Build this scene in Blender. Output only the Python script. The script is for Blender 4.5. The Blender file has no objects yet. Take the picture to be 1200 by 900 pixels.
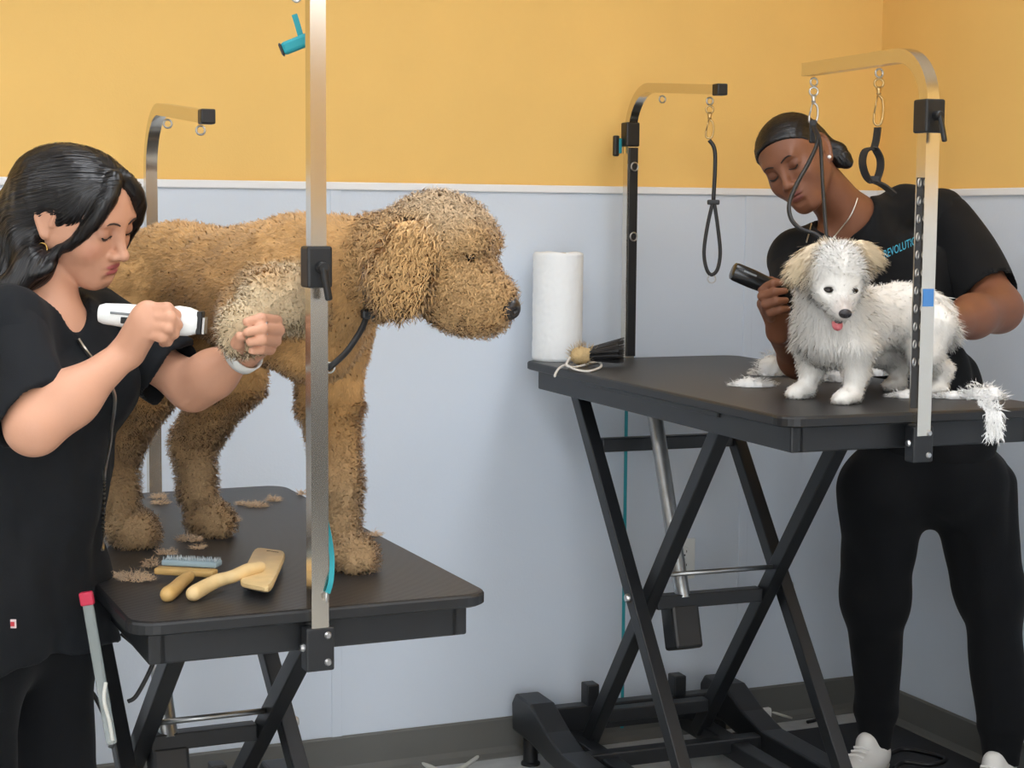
import bpy, bmesh, math, random
import numpy as np
from mathutils import Vector, Matrix
random.seed(7); rng = np.random.default_rng(7)
S = bpy.context.scene
COL = S.collection
PI = math.pi

# ------------------------------------------------------------------ camera
F_PX, PITCH, ROLL, CAM_H, YAW = 2000.8, .0969, .0074, 1.462, .4062
def _basis():
    fw = np.array([0, math.cos(PITCH), -math.sin(PITCH)]); up = np.array([0, math.sin(PITCH), math.cos(PITCH)]); r = np.array([1., 0, 0])
    r2 = math.cos(ROLL)*r + math.sin(ROLL)*up; u2 = -math.sin(ROLL)*r + math.cos(ROLL)*up
    R = np.array([[math.cos(YAW), math.sin(YAW), 0], [-math.sin(YAW), math.cos(YAW), 0], [0, 0, 1]])
    return R @ fw, R @ r2, R @ u2
FW, RT, UP = _basis(); CAM = np.array([0, 0, CAM_H])
cd = bpy.data.cameras.new('camera'); cam = bpy.data.objects.new('camera', cd); COL.objects.link(cam)
cd.sensor_width = 36; cd.sensor_fit = 'HORIZONTAL'; cd.lens = F_PX*36/1200; cd.clip_start = .05
cam.matrix_world = Matrix(((RT[0], UP[0], -FW[0], 0), (RT[1], UP[1], -FW[1], 0), (RT[2], UP[2], -FW[2], CAM_H), (0, 0, 0, 1)))
S.camera = cam
# measuring helpers: a sight line of the photograph met at a given distance or plane
def _ray(px, py): return FW + RT*(px-600)/F_PX + UP*(450-py)/F_PX
def at(px, py, d): return CAM + _ray(px, py)*d
def on(px, py, ax, v):
    r = _ray(px, py); return CAM + r*((v-CAM[ax])/r[ax])

# ------------------------------------------------------------------ world, exposure
def lin(c): return tuple(((x/255)/12.92 if x/255 <= .04045 else ((x/255+.055)/1.055)**2.4) for x in c)
W = bpy.data.worlds.new('world'); S.world = W; W.use_nodes = True
W.node_tree.nodes['Background'].inputs[0].default_value = (.9, .95, 1, 1); W.node_tree.nodes['Background'].inputs[1].default_value = 6.2
S.view_settings.view_transform = 'Standard'; S.view_settings.look = 'None'
S.view_settings.exposure = 0.0; S.view_settings.gamma = 1; S.view_settings.use_curve_mapping = False
LIGHT_POWER = 6.9

# ------------------------------------------------------------------ materials
MATS = {}
def mat(name, c, rough=.6, metal=0., var=0., scale=20., bump=0., bscale=80., attr=False, sheen=0., spec=.5, alpha=1., trans=0., emit=0., sss=0.):
    if name in MATS: return MATS[name]
    m = bpy.data.materials.new(name); m.use_nodes = True; nt = m.node_tree; b = nt.nodes['Principled BSDF']
    L = lin(c); b.inputs['Base Color'].default_value = (*L, 1); b.inputs['Roughness'].default_value = rough; b.inputs['Metallic'].default_value = metal
    b.inputs['Specular IOR Level'].default_value = spec
    if sheen: b.inputs['Sheen Weight'].default_value = sheen; b.inputs['Sheen Roughness'].default_value = .5
    if alpha < 1: b.inputs['Alpha'].default_value = alpha
    if trans: b.inputs['Transmission Weight'].default_value = trans
    if emit: b.inputs['Emission Color'].default_value = (*L, 1); b.inputs['Emission Strength'].default_value = emit
    if sss: b.inputs['Subsurface Weight'].default_value = sss; b.inputs['Subsurface Radius'].default_value = (.012, .005, .003); b.inputs['Subsurface Scale'].default_value = .5
    src = None
    if attr:
        a = nt.nodes.new('ShaderNodeAttribute'); a.attribute_name = 'tint'; src = a.outputs['Color']
        nt.links.new(src, b.inputs['Base Color'])
    tc = nt.nodes.new('ShaderNodeTexCoord')
    if var:
        n = nt.nodes.new('ShaderNodeTexNoise'); n.inputs['Scale'].default_value = scale; n.inputs['Detail'].default_value = 5
        nt.links.new(tc.outputs['Object'], n.inputs['Vector'])
        mr = nt.nodes.new('ShaderNodeMapRange'); mr.inputs[1].default_value = .3; mr.inputs[2].default_value = .7; mr.inputs[3].default_value = 1-var; mr.inputs[4].default_value = 1+var
        nt.links.new(n.outputs[0], mr.inputs[0])
        mx = nt.nodes.new('ShaderNodeMix'); mx.data_type = 'RGBA'; mx.blend_type = 'MULTIPLY'; mx.inputs[0].default_value = 1
        if src: nt.links.new(src, mx.inputs[6])
        else: mx.inputs[6].default_value = (*L, 1)
        nt.links.new(mr.outputs[0], mx.inputs[7]); nt.links.new(mx.outputs[2], b.inputs['Base Color'])
    if bump:
        n = nt.nodes.new('ShaderNodeTexNoise'); n.inputs['Scale'].default_value = bscale; n.inputs['Detail'].default_value = 4
        nt.links.new(tc.outputs['Object'], n.inputs['Vector'])
        bp = nt.nodes.new('ShaderNodeBump'); bp.inputs['Strength'].default_value = bump; bp.inputs['Distance'].default_value = .01
        nt.links.new(n.outputs[0], bp.inputs['Height']); nt.links.new(bp.outputs[0], b.inputs['Normal'])
    MATS[name] = m; return m

# ------------------------------------------------------------------ mesh helpers
def link(name, me, m=None, parent=None, smooth=False):
    o = bpy.data.objects.new(name, me); COL.objects.link(o)
    if m: me.materials.append(m)
    if parent: o.parent = parent
    if smooth:
        for p in me.polygons: p.use_smooth = True
    return o
def tag(o, label, cat, group=None):
    o['label'] = label; o['category'] = cat
    if group: o['group'] = group
    return o
def struct(o): o['kind'] = 'structure'; return o
def empty(name, loc=(0, 0, 0), rz=0):
    o = bpy.data.objects.new(name, None); COL.objects.link(o); o.location = loc; o.rotation_euler = (0, 0, rz); o.empty_display_size = .1; return o

class MB:
    def __init__(s): s.v = []; s.f = []
    def add(s, v, f):
        k = len(s.v); s.v += [tuple(map(float, p)) for p in v]; s.f += [tuple(i+k for i in q) for q in f]; return s
    def box(s, c, d, bev=0., R=None):
        bm = bmesh.new(); bmesh.ops.create_cube(bm, size=1)
        bmesh.ops.scale(bm, vec=d, verts=bm.verts)
        if bev: bmesh.ops.bevel(bm, geom=list(bm.edges), offset=bev, segments=2, affect='EDGES', profile=.5)
        bm.verts.index_update()
        vs = [v.co.copy() for v in bm.verts]
        if R is not None: vs = [R @ v for v in vs]
        s.add([v + Vector(c) for v in vs], [[v.index for v in f.verts] for f in bm.faces]); bm.free(); return s
    def bar(s, a, b, w, h, up=(0, 0, 1), bev=.003):
        a = Vector(a); b = Vector(b); d = b-a; L = d.length; z = d.normalized(); u = Vector(up); x = u.cross(z).normalized(); y = z.cross(x)
        R = Matrix((x, y, z)).transposed(); return s.box((a+b)/2, (w, h, L), bev, R)
    def tube(s, pts, r, n=8, closed=False, cap=True, sq=False, up=None):
        P = [Vector(p) for p in pts]; N = len(P); rs = r if hasattr(r, '__len__') else [r]*N
        k0 = len(s.v); prev = None; V = []
        for i in range(N):
            if closed: t = (P[(i+1) % N]-P[i-1]).normalized()
            else: t = (P[min(i+1, N-1)]-P[max(i-1, 0)]).normalized()
            if prev is None:
                u = Vector(up) if up else (Vector((0, 0, 1)) if abs(t.z) < .9 else Vector((1, 0, 0)))
            else: u = prev
            x = (u - t*u.dot(t)).normalized(); prev = x; y = t.cross(x)
            for j in range(n):
                a = 2*PI*(j+.5)/n
                V.append(P[i] + (x*math.cos(a)+y*math.sin(a))*rs[i])
        F = []
        for i in range(N if closed else N-1):
            for j in range(n):
                a = i*n+j; b = i*n+(j+1) % n; c = ((i+1) % N)*n+(j+1) % n; d = ((i+1) % N)*n+j
                F.append((a, b, c, d))
        if cap and not closed: F += [tuple(range(n))[::-1], tuple((N-1)*n+j for j in range(n))]
        return s.add(V, F)
    def lathe(s, prof, n=24, c=(0, 0, 0), R=None):
        V = []; F = []; m = len(prof)
        for i in range(n):
            a = 2*PI*i/n
            for r, z in prof:
                v = Vector((r*math.cos(a), r*math.sin(a), z)); v = (R @ v) if R is not None else v; V.append(v+Vector(c))
        for i in range(n):
            for j in range(m-1): F.append((i*m+j, ((i+1) % n)*m+j, ((i+1) % n)*m+j+1, i*m+j+1))
        return s.add(V, F)
    def prism(s, poly, z0, z1, R=None, c=(0, 0, 0)):
        n = len(poly); V = [Vector((x, y, z0)) for x, y in poly]+[Vector((x, y, z1)) for x, y in poly]
        if R is not None: V = [R @ v for v in V]
        V = [v+Vector(c) for v in V]
        F = [tuple(range(n))[::-1], tuple(range(n, 2*n))]+[(i, (i+1) % n, n+(i+1) % n, n+i) for i in range(n)]
        return s.add(V, F)
    def torus(s, c, R0, r, axis=(0, 0, 1), n=20, m=8, sx=1., sy=1.):
        z = Vector(axis).normalized(); x = z.orthogonal().normalized(); y = z.cross(x)
        return s.tube([Vector(c)+x*math.cos(2*PI*i/n)*R0*sx+y*math.sin(2*PI*i/n)*R0*sy for i in range(n)], r, m, closed=True)
    def build(s, name, m=None, parent=None, smooth=False, angle=None):
        me = bpy.data.meshes.new(name); me.from_pydata(s.v, [], s.f); me.update()
        o = link(name, me, m, parent, smooth or angle is not None)
        if angle is not None:
            try: me.set_sharp_from_angle(angle=math.radians(angle))
            except Exception: pass
        return o
def rotz(a): return Matrix.Rotation(a, 3, 'Z')
def align(z, x=None):
    z = Vector(z).normalized(); x = Vector(x) if x is not None else z.orthogonal(); x = (x-z*x.dot(z)).normalized(); return Matrix((x, z.cross(x), z)).transposed()
def smooth_pts(P, sub=6):
    P = [np.array(p, float) for p in P]; out = []
    for i in range(len(P)-1):
        p0 = P[max(i-1, 0)]; p1 = P[i]; p2 = P[i+1]; p3 = P[min(i+2, len(P)-1)]
        for k in range(sub):
            t = k/sub; out.append(.5*((2*p1)+(-p0+p2)*t+(2*p0-5*p1+4*p2-p3)*t*t+(-p0+3*p1-3*p2+p3)*t**3))
    out.append(P[-1]); return out
def rrect(w, h, r, n=6):
    P = []
    for cx, cy, a0 in ((w/2-r, h/2-r, 0), (-w/2+r, h/2-r, PI/2), (-w/2+r, -h/2+r, PI), (w/2-r, -h/2+r, 1.5*PI)):
        for k in range(n+1): a = a0+PI/2*k/n; P.append((cx+r*math.cos(a), cy+r*math.sin(a)))
    return P

# ------------------------------------------------------------------ room
XR, YB = 2.960, 4.193            # right wall, back wall
XL, YF, ZC = -2.3, -2.6, 2.75    # left wall, wall behind the camera, ceiling
Z_BASE, Z_CAP = .104, 1.532
yellow = mat('yellow_paint', (238, 194, 112), .75, var=.03, scale=3, bump=.06, bscale=250)
panelw = mat('white_wall_panel', (210, 219, 230), .38, bump=.05, bscale=160)
white = mat('white_trim', (236, 236, 236), .45)
basem = mat('grey_vinyl_base', (98, 98, 94), .55, var=.05, scale=8)
ceilm = mat('ceiling_white', (235, 235, 232), .9)
floorm = mat('vinyl_floor', (186, 188, 188), .4, var=.16, scale=14, bump=.03, bscale=60)
offwhite = mat('off_white_paint', (222, 220, 214), .8)
struct(MB().box(((XL+XR)/2, (YF+YB)/2, -.05), (XR-XL+.2, YB-YF+.2, .1)).build('floor', floorm))
struct(MB().box(((XL+XR)/2, (YF+YB)/2, ZC+.05), (XR-XL+.2, YB-YF+.2, .1)).build('ceiling', ceilm))
wb = struct(MB().box(((XL+XR)/2, YB+.06, ZC/2), (XR-XL+.2, .1, ZC)).build('wall_back', yellow))
wr = struct(MB().box((XR+.06, (YF+YB)/2, ZC/2), (.1, YB-YF+.2, ZC)).build('wall_right', yellow))
struct(MB().box((XL-.05, (YF+YB)/2, ZC/2), (.1, YB-YF+.2, ZC)).build('wall_left', offwhite))
wf = MB(); wx0, wx1, wz0, wz1 = XL+.3, .75, .45, 2.45      # guessed shop window, an unseen opening added to let fill light in
wf.box(((XL+wx0)/2, YF-.05, ZC/2), (wx0-XL, .1, ZC)).box(((wx1+XR)/2, YF-.05, ZC/2), (XR-wx1, .1, ZC)).box(((wx0+wx1)/2, YF-.05, wz0/2), (wx1-wx0, .1, wz0)).box(((wx0+wx1)/2, YF-.05, (wz1+ZC)/2), (wx1-wx0, .1, ZC-wz1))
struct(wf.build('wall_front', yellow))
MB().box(((wx1+.05+XR)/2, YF+.003, Z_CAP/2), (XR-wx1-.05, .012, Z_CAP)).build('wall_panel', panelw, bpy.data.objects['wall_front'])
fr = MB()
for x in (wx0+.02, (wx0+wx1)/2, wx1-.02): fr.box((x, YF-.05, (wz0+wz1)/2), (.05, .06, wz1-wz0), .004)
for z in (wz0+.02, wz1-.02): fr.box(((wx0+wx1)/2, YF-.05, z), (wx1-wx0, .06, .05), .004)
struct(fr.build('fill_window_1', mat('aluminium_frame', (180, 182, 184), .4, metal=1.)))  # frame of the added fill-light opening
# wall panels, four feet wide, with a joint strip at each seam
seams = [XR-.4302, XR-1.6501, XR-2.87, XR-4.09]
def panel(x0, x1, par, axis):
    g = .0012
    if axis == 0: MB().box(((x0+x1)/2, YB+.005, (Z_BASE+Z_CAP)/2), (x1-x0-2*g, .012, Z_CAP-Z_BASE), .002).build('wall_panel', panelw, par)
    else: MB().box((XR+.005, (x0+x1)/2, (Z_BASE+Z_CAP)/2), (.012, x1-x0-2*g, Z_CAP-Z_BASE), .002).build('wall_panel', panelw, par)
xs = [XR]+seams+[XL]
for i in range(len(xs)-1):
    panel(xs[i+1], xs[i], wb, 0)
    if 0 < i: MB().box((xs[i], YB-.002, (Z_BASE+Z_CAP)/2), (.028, .004, Z_CAP-Z_BASE), .0015).build('joint_strip', panelw, wb)
ys = [YB, YB-1.1, YB-2.32, YB-3.54, YB-4.76, YF]
for i in range(len(ys)-1):
    panel(ys[i+1], ys[i], wr, 1)
    if i: MB().box((XR-.002, ys[i], (Z_BASE+Z_CAP)/2), (.004, .028, Z_CAP-Z_BASE), .0015).build('joint_strip', panelw, wr)
MB().box((XR-.004, YB-.004, (Z_BASE+Z_CAP)/2), (.012, .012, Z_CAP-Z_BASE), .003).build('corner_strip', panelw, wb)
struct(MB().box(((XL+XR)/2, YB-.003, Z_CAP+.008), (XR-XL, .012, .02), .003).build('trim_1', white))
struct(MB().box((XR-.003, (YF+YB)/2-.006, Z_CAP+.008), (.012, YB-YF-.012, .02), .003).build('trim_2', white))
def cove(L):  # vinyl cove base profile in (out, z)
    return [(0, 0), (.03, 0), (.028, .004), (.016, .012), (.010, .026), (.008, .1), (.004, Z_BASE+.001), (0, Z_BASE+.001)]
m = MB(); pr = cove(1); n = len(pr)
m.add([(XL, YB-d, z) for d, z in pr]+[(XR, YB-d, z) for d, z in pr], [(i, (i+1) % n, n+(i+1) % n, n+i) for i in range(n)]); struct(m.build('baseboard_back', basem))
m = MB(); m.add([(XR-d, YB, z) for d, z in pr]+[(XR-d, YF, z) for d, z in pr], [(i, (i+1) % n, n+(i+1) % n, n+i) for i in range(n)]); struct(m.build('baseboard_right', basem))
# ceiling troffers
lampm = mat('lit_diffuser', (246, 249, 255), .5, emit=LIGHT_POWER)
k = 0
for lx in (-1.3, .5, 2.1):
    for ly in (-1.2, .7, 2.5):
        t = empty('ceiling_light', (lx, ly, ZC)); tag(t, 'recessed ceiling light panel with white frame and lit diffuser', 'light', 'ceiling light panels')
        fr = MB()
        for sx in (-1, 1): fr.box((sx*.3, 0, -.008), (.03, 1.23, .02), .002)
        for sy in (-1, 1): fr.box((0, sy*.6, -.008), (.58, .03, .02), .002)
        fr.build('frame', white, t)
        MB().box((0, 0, -.006), (.57, 1.17, .008)).build('diffuser', lampm, t)

# ------------------------------------------------------------------ grooming tables
blackm = mat('black_powder_coat', (26, 28, 31), .42, var=.1, scale=30, bump=.03, bscale=400)
rubber = mat('black_ribbed_rubber', (44, 44, 46), .42, var=.06, scale=12)
edgem = mat('black_edge_band', (24, 25, 27), .45)
chrome = mat('brushed_steel', (215, 208, 196), .2, metal=1.)
steel = mat('dull_steel', (170, 172, 172), .38, metal=1., var=.08, scale=40)
plasticb = mat('black_plastic', (20, 21, 23), .45)
screwm = mat('screw_steel', (190, 190, 190), .3, metal=1.)
brass = mat('brass_snap', (190, 160, 110), .3, metal=1.)
# fine ribs of the rubber mat
nt = rubber.node_tree; tcn = nt.nodes.new('ShaderNodeTexCoord'); wv = nt.nodes.new('ShaderNodeTexWave'); wv.inputs['Scale'].default_value = 60; wv.bands_direction = 'DIAGONAL'
bp = nt.nodes.new('ShaderNodeBump'); bp.inputs['Strength'].default_value = .35; bp.inputs['Distance'].default_value = .001
nt.links.new(tcn.outputs['Object'], wv.inputs['Vector']); nt.links.new(wv.outputs[1], bp.inputs['Height']); nt.links.new(bp.outputs[0], nt.nodes['Principled BSDF'].inputs['Normal'])

def grooming_table(loc, rz, L, Wd, Z, piv, half, dz, label, xo):
    """piv = (y, z) of the scissor pivot, half = half run of the legs along y, dz = half rise"""
    t = empty('grooming_table', (loc[0], loc[1], 0), rz); tag(t, label, 'grooming table')
    # top: rubber mat on a board
    top = MB(); P = rrect(Wd, L, .045, 6)
    def ring(off, z): return [(x*(1-2*off/Wd), y*(1-2*off/L), z) for x, y in P]
    rings = [ring(.004, Z-.022), ring(0, Z-.019), ring(0, Z-.005), ring(.002, Z-.0015), ring(.006, Z)]
    n = len(P); V = sum(rings, []); F = []
    for i in range(len(rings)-1):
        for j in range(n): F.append((i*n+j, i*n+(j+1) % n, (i+1)*n+(j+1) % n, (i+1)*n+j))
    F += [tuple(range(n))[::-1], tuple((len(rings)-1)*n+j for j in range(n))]
    tt = top.add(V, F).build('table_top', rubber, t); tt.data.materials.append(edgem)
    for p_ in tt.data.polygons: p_.material_index = 0 if p_.index == len(F)-1 else 1
    # apron
    a = MB(); ai = .032; h = .052; za = Z-.022-h/2
    for sx in (-1, 1): a.box((sx*(Wd/2-ai-.015), 0, za), (.03, L-2*ai, h), .004)
    for sy in (-1, 1): a.box((0, sy*(L/2-ai-.015), za), (Wd-2*ai-.03, .03, h), .004)
    a.build('apron', blackm, t)
    for sx in (-1, 1): MB().box((sx*(Wd/2-ai+.003), -.02, Z-.03), (.006, L*.5, .014), .002).build('side_rail', blackm, t)
    # scissor legs
    xi = xo-.042; py, pz = piv
    for sx in (-1, 1):
        o = MB().bar((sx*xo, py+half, pz+dz), (sx*xo, py-half, pz-dz), .04, .034, up=(1, 0, 0)).build('leg', blackm, t)
        i = MB().bar((sx*xi, py-half, pz+dz), (sx*xi, py+half, pz-dz), .04, .034, up=(1, 0, 0)).build('leg', blackm, t)
        MB().lathe([(0, .006), (.008, .006), (.011, .002), (.011, -.004)], 14, (sx*(xo+.02), py, pz), align((sx, 0, 0))).build('pivot_bolt', screwm, o, angle=40)
    def lerp(t0, s): return (py+s*half*t0, pz+dz*t0)   # point on outer (s=1) / inner (s=-1) leg
    for t0, s, xx in ((.72, 1, xo), (-.97, 1, xo), (-.80, -1, xi), (-.04, -1, xi)):
        y, z = lerp(t0, s); MB().bar((-xx+.018, y, z), (xx-.018, y, z), .036, .034).build('cross_bar', blackm, t)
    y, z = lerp(.13, -1); MB().tube([(-xi, y, z), (xi, y, z)], .006, 10).build('tie_rod', steel, t, smooth=True)
    # actuator and motor
    ax_ = -.07; y0, z0 = lerp(-.03, -1); y1, z1 = py+half*.55, Z-.085
    MB().tube([(ax_, y0, z0), (ax_, y1, z1)], .019, 16).build('actuator_tube', steel, t, angle=40)
    MB().bar((ax_, y0+.02, z0-.02), (ax_, y0-.012, z0-.125), .07, .075, up=(1, 0, 0), bev=.008).build('motor_housing', plasticb, t)
    MB().box((ax_, y1, z1+.01), (.06, .08, .05), .006).build('actuator_bracket', blackm, t)
    # base: two shaped feet joined by cross beams
    yf, yn = py+.52, py-.50
    for sx in (-1, 1):
        xx = sx*.285
        prof = [(yf, .085), (yf+.006, .16), (yf-.02, .19), (yf-.13, .19), (yf-.24, .145), (yf-.34, .12), (yn, .12), (yn, .065), (yf-.34, .065), (yf-.24, .07), (yf-.13, .085)]
        f = MB(); nn = len(prof); f.add([(xx-.035, y, z) for y, z in prof]+[(xx+.035, y, z) for y, z in prof], [tuple(range(nn)), tuple(range(nn, 2*nn))[::-1]]+[((i+1) % nn, i, nn+i, nn+(i+1) % nn) for i in range(nn)])
        fo = f.build('base_foot', blackm, t)
        md = fo.modifiers.new('bevel', 'BEVEL'); md.width = .006; md.segments = 2
        for y in (yf-.05, yn+.05): MB().lathe([(0, 0), (.026, 0), (.026, .006), (.02, .01), (.02, .07), (0, .07)], 16, (xx, y, .0)).build('foot_glide', plasticb, fo, angle=40)
    for y, z, hh in ((yf-.09, .13, .07), (yf-.33, .09, .04), (yn+.08, .09, .04)):
        MB().box((0, y, z), (.50, .04, hh), .004).build('base_beam', blackm, t)
    for sx in (-1, 1): MB().box((sx*.13, yf-.09, .19), (.036, .045, .06), .004).build('rail_stop', blackm, t)
    for sx in (-1, 1): MB().box((sx*(xo-.02), py, .075), (.05, .95, .045), .004).build('base_rail', blackm, t)
    return t

def groom_arm(table, lx, ly, sgn, z0, zc, zt, reach, cap=True, r=.11, lean=(0, 0), hooks=(.12, .34), hw=.0196, droop=0.):
    """post bolted to a table at local (lx, ly), arm bending towards sgn*y; zc collar height, zt top of the arm"""
    M = Matrix.Translation(table.location) @ Matrix.Rotation(table.rotation_euler.z, 4, 'Z') @ Matrix.Translation((lx, ly, 0))
    def part(mb, name, m, par=None, **kw):
        o = mb.build(name, m, par or table, **kw)
        if par is None: o.location = (lx, ly, 0)
        return o
    def w(z): return (lean[0]*(z-z0), lean[1]*(z-z0), z)
    part(MB().tube([w(z0-.045), w(zc)], hw, 4, up=(1, 0, 0)), 'arm_post', chrome)
    pts = [w(zc-.02), w(zt-r)]; b = Vector(w(zt-r))
    for k in range(1, 11):
        an = PI/2*k/10; pts.append((b.x, b.y+sgn*(r-r*math.cos(an)), b.z+r*math.sin(an)))
    pts.append((b.x, b.y+sgn*reach, b.z+r-droop))
    part(MB().tube(pts, hw*.9, 4, up=(1, 0, 0)), 'arm_bar', chrome, angle=35)
    if cap: part(MB().box((b.x, b.y+sgn*reach, b.z+r-droop), (hw*1.45, .03, hw*1.45), .003), 'end_cap', plasticb)
    c = part(MB().box(w(zc), (hw*2.05, hw*2.05, .064), .004), 'collar', plasticb)
    kx = Vector(w(zc)); sy = -sgn
    k = MB().lathe([(0, .022), (.007, .022), (.009, .018), (.009, 0)], 14, kx+Vector((0, sy*.018, .0)), align((0, sy, 0)))
    k.bar(kx+Vector((0, sy*.036, 0)), kx+Vector((.006, sy*.045, -.05)), .011, .009)
    part(k, 'clamp_lever', plasticb, c)
    br = part(MB().box((0, 0, z0-.062), (.046, .03, .07), .003), 'clamp_bracket', blackm)
    for dzv in (-.04, -.083): part(MB().lathe([(0, .004), (.004, .004), (.006, .001), (.006, -.002)], 10, (.012, sy*.0155, z0+dzv), align((0, sy, 0))), 'screw', screwm, br)
    part(MB().lathe([(0, .005), (.005, .005), (.007, .001), (.007, -.002)], 10, (-.0235, 0, z0-.06), align((-1, 0, 0))), 'screw', screwm, br)
    out = []
    for hk in hooks:
        y = b.y+sgn*hk; dq = droop*max(hk-r, 0)/(reach-r)
        part(MB().torus((b.x, y, b.z+r-.028-dq), .0085, .0022, (0, 1, 0), 16, 6), 'eyelet', screwm, smooth=True)
        out.append(np.array(M @ Vector((b.x, y, b.z+r-.036-dq))))
    return M, out

T1 = (.762, 3.156, .008, 1.229, .591, .849)
T2 = (2.080, 3.406, -.037, 1.359, .629, 1.091)
table1 = grooming_table((T1[0], T1[1]), T1[2], T1[3], T1[4], T1[5], (.16, .43), .44, .36, 'low black grooming table carrying the tan curly dog', .168)
table2 = grooming_table((T2[0], T2[1]), T2[2], T2[3], T2[4], T2[5], (.20, .55), .36, .47, 'tall raised black grooming table carrying the small white dog', .205)
bpy.context.view_layer.update()
def tloc(T, x, y, z): c, s = math.cos(T[2]), math.sin(T[2]); return np.array([T[0]+x*c-y*s, T[1]+x*s+y*c, z])
arm1n, hk1n = groom_arm(table1, -.004, -T1[3]/2-.002, 1, T1[5], 1.385, 1.93, .5, r=.12, lean=(.0, 0), hooks=(.10, .4))
arm1f, hk1f = groom_arm(table1, -.0, T1[3]/2+.002, -1, T1[5], 1.29, 1.685, .52, r=.13, hooks=(.18, .47), droop=.035)
arm2n, hk2n = groom_arm(table2, -.016, -T2[3]/2-.002, 1, T2[5], 1.662, 1.785, .455, cap=False, r=.10, hooks=(.175, .425), hw=.0215)
arm2f, hk2f = groom_arm(table2, -.01, T2[3]/2+.002, -1, T2[5], 1.685, 1.80, .50, r=.12, hooks=(.19, .45), hw=.019, droop=.03)

# ------------------------------------------------------------------ implicit-surface modelling of bodies
def _n(v): v = np.asarray(v, float); return v/np.linalg.norm(v)
_perm = rng.permutation(4096)
def vnoise(P, sc):
    """value noise in [-1, 1] at points P"""
    Q = P*sc; I = np.floor(Q).astype(np.int64); f = Q-I; f = f*f*(3-2*f)
    def h(i, j, k): return _perm[(_perm[(_perm[i & 4095]+j) & 4095]+k) & 4095]/2047.5-1
    x, y, z = I[..., 0], I[..., 1], I[..., 2]; fx, fy, fz = f[..., 0], f[..., 1], f[..., 2]
    r = 0
    for a in (0, 1):
        for b in (0, 1):
            for c in (0, 1):
                r = r+h(x+a, y+b, z+c)*(fx if a else 1-fx)*(fy if b else 1-fy)*(fz if c else 1-fz)
    return r
class SDF:
    """a list of blobs joined by smooth unions; each op: (kind, function, smoothness, lo, hi)"""
    def __init__(s): s.ops = []; s.disp = []
    def rc(s, a, b, ra, rb, k=.02, sub=False):
        a = np.array(a, float); b = np.array(b, float); d = b-a; L2 = max(d @ d, 1e-12)
        def fn(P):
            q = P-a; t = np.clip((q @ d)/L2, 0, 1); return np.linalg.norm(q-t[..., None]*d, axis=-1)-(ra+(rb-ra)*t)
        R = max(ra, rb); s.ops.append((sub, fn, k, np.minimum(a, b)-R, np.maximum(a, b)+R)); return s
    def chain(s, pts, rs, k=.02):
        for i in range(len(pts)-1): s.rc(pts[i], pts[i+1], rs[i], rs[i+1], k)
        return s
    def ell(s, c, r, R=None, k=.02, sub=False):
        c = np.array(c, float); r = np.array(r, float); M = np.eye(3) if R is None else np.array(R, float)   # columns of M = local axes
        def fn(P):
            q = (P-c) @ M; k0 = np.linalg.norm(q/r, axis=-1); k1 = np.linalg.norm(q/(r*r), axis=-1); return k0*(k0-1)/np.maximum(k1, 1e-9)
        e = np.abs(M) @ r; s.ops.append((sub, fn, k, c-e, c+e)); return s
    def half(s, c, n, k=.004, lo=None, hi=None):
        """cut away everything on the side n points to (within the box lo..hi)"""
        c = np.array(c, float); n = _n(n)
        def fn(P): return -((P-c) @ n)
        s.ops.append((True, fn, k, np.array(lo if lo is not None else (-9, -9, -9), float), np.array(hi if hi is not None else (9, 9, 9), float))); return s
    def fieldfn(s, P):
        D = np.full(P.shape[:-1], 1.)
        for sub, fn, k, lo, hi in s.ops: D = s._comb(D, fn(P), k, sub)
        return D
    @staticmethod
    def _comb(D, d, k, sub):
        if sub:
            d = -d; h = np.maximum(k-np.abs(D-d), 0)/max(k, 1e-9); return np.maximum(D, d)+h*h*k/4
        h = np.maximum(k-np.abs(D-d), 0)/max(k, 1e-9); return np.minimum(D, d)-h*h*k/4
    def mesh(s, res, disp=None, smooth=1):
        add = [o for o in s.ops if not o[0]]
        lo = np.min([o[3] for o in add], 0)-res*3-.012; hi = np.max([o[4] for o in add], 0)+res*3+.012
        n = np.ceil((hi-lo)/res).astype(int)+1
        ax = [lo[i]+np.arange(n[i])*res for i in range(3)]
        D = np.full(n, 1., np.float32)
        for sub, fn, k, l, h in s.ops:
            m = k+.03
            i0 = np.maximum(((l-m-lo)/res).astype(int), 0) if not sub or l[0] > -5 else np.zeros(3, int)
            i1 = np.minimum(((h+m-lo)/res).astype(int)+2, n) if not sub or h[0] < 5 else n
            if np.any(i1 <= i0): continue
            sl = tuple(slice(i0[i], i1[i]) for i in range(3))
            P = np.stack(np.meshgrid(*[ax[i][sl[i]] for i in range(3)], indexing='ij'), -1)
            D[sl] = s._comb(D[sl], fn(P), k, sub)
        if disp is not None:
            near = np.abs(D) < .05; I = np.argwhere(near); P = lo+I*res; D[near] += disp(P).astype(np.float32)
        return surf_net(D, lo, res, smooth)
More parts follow.
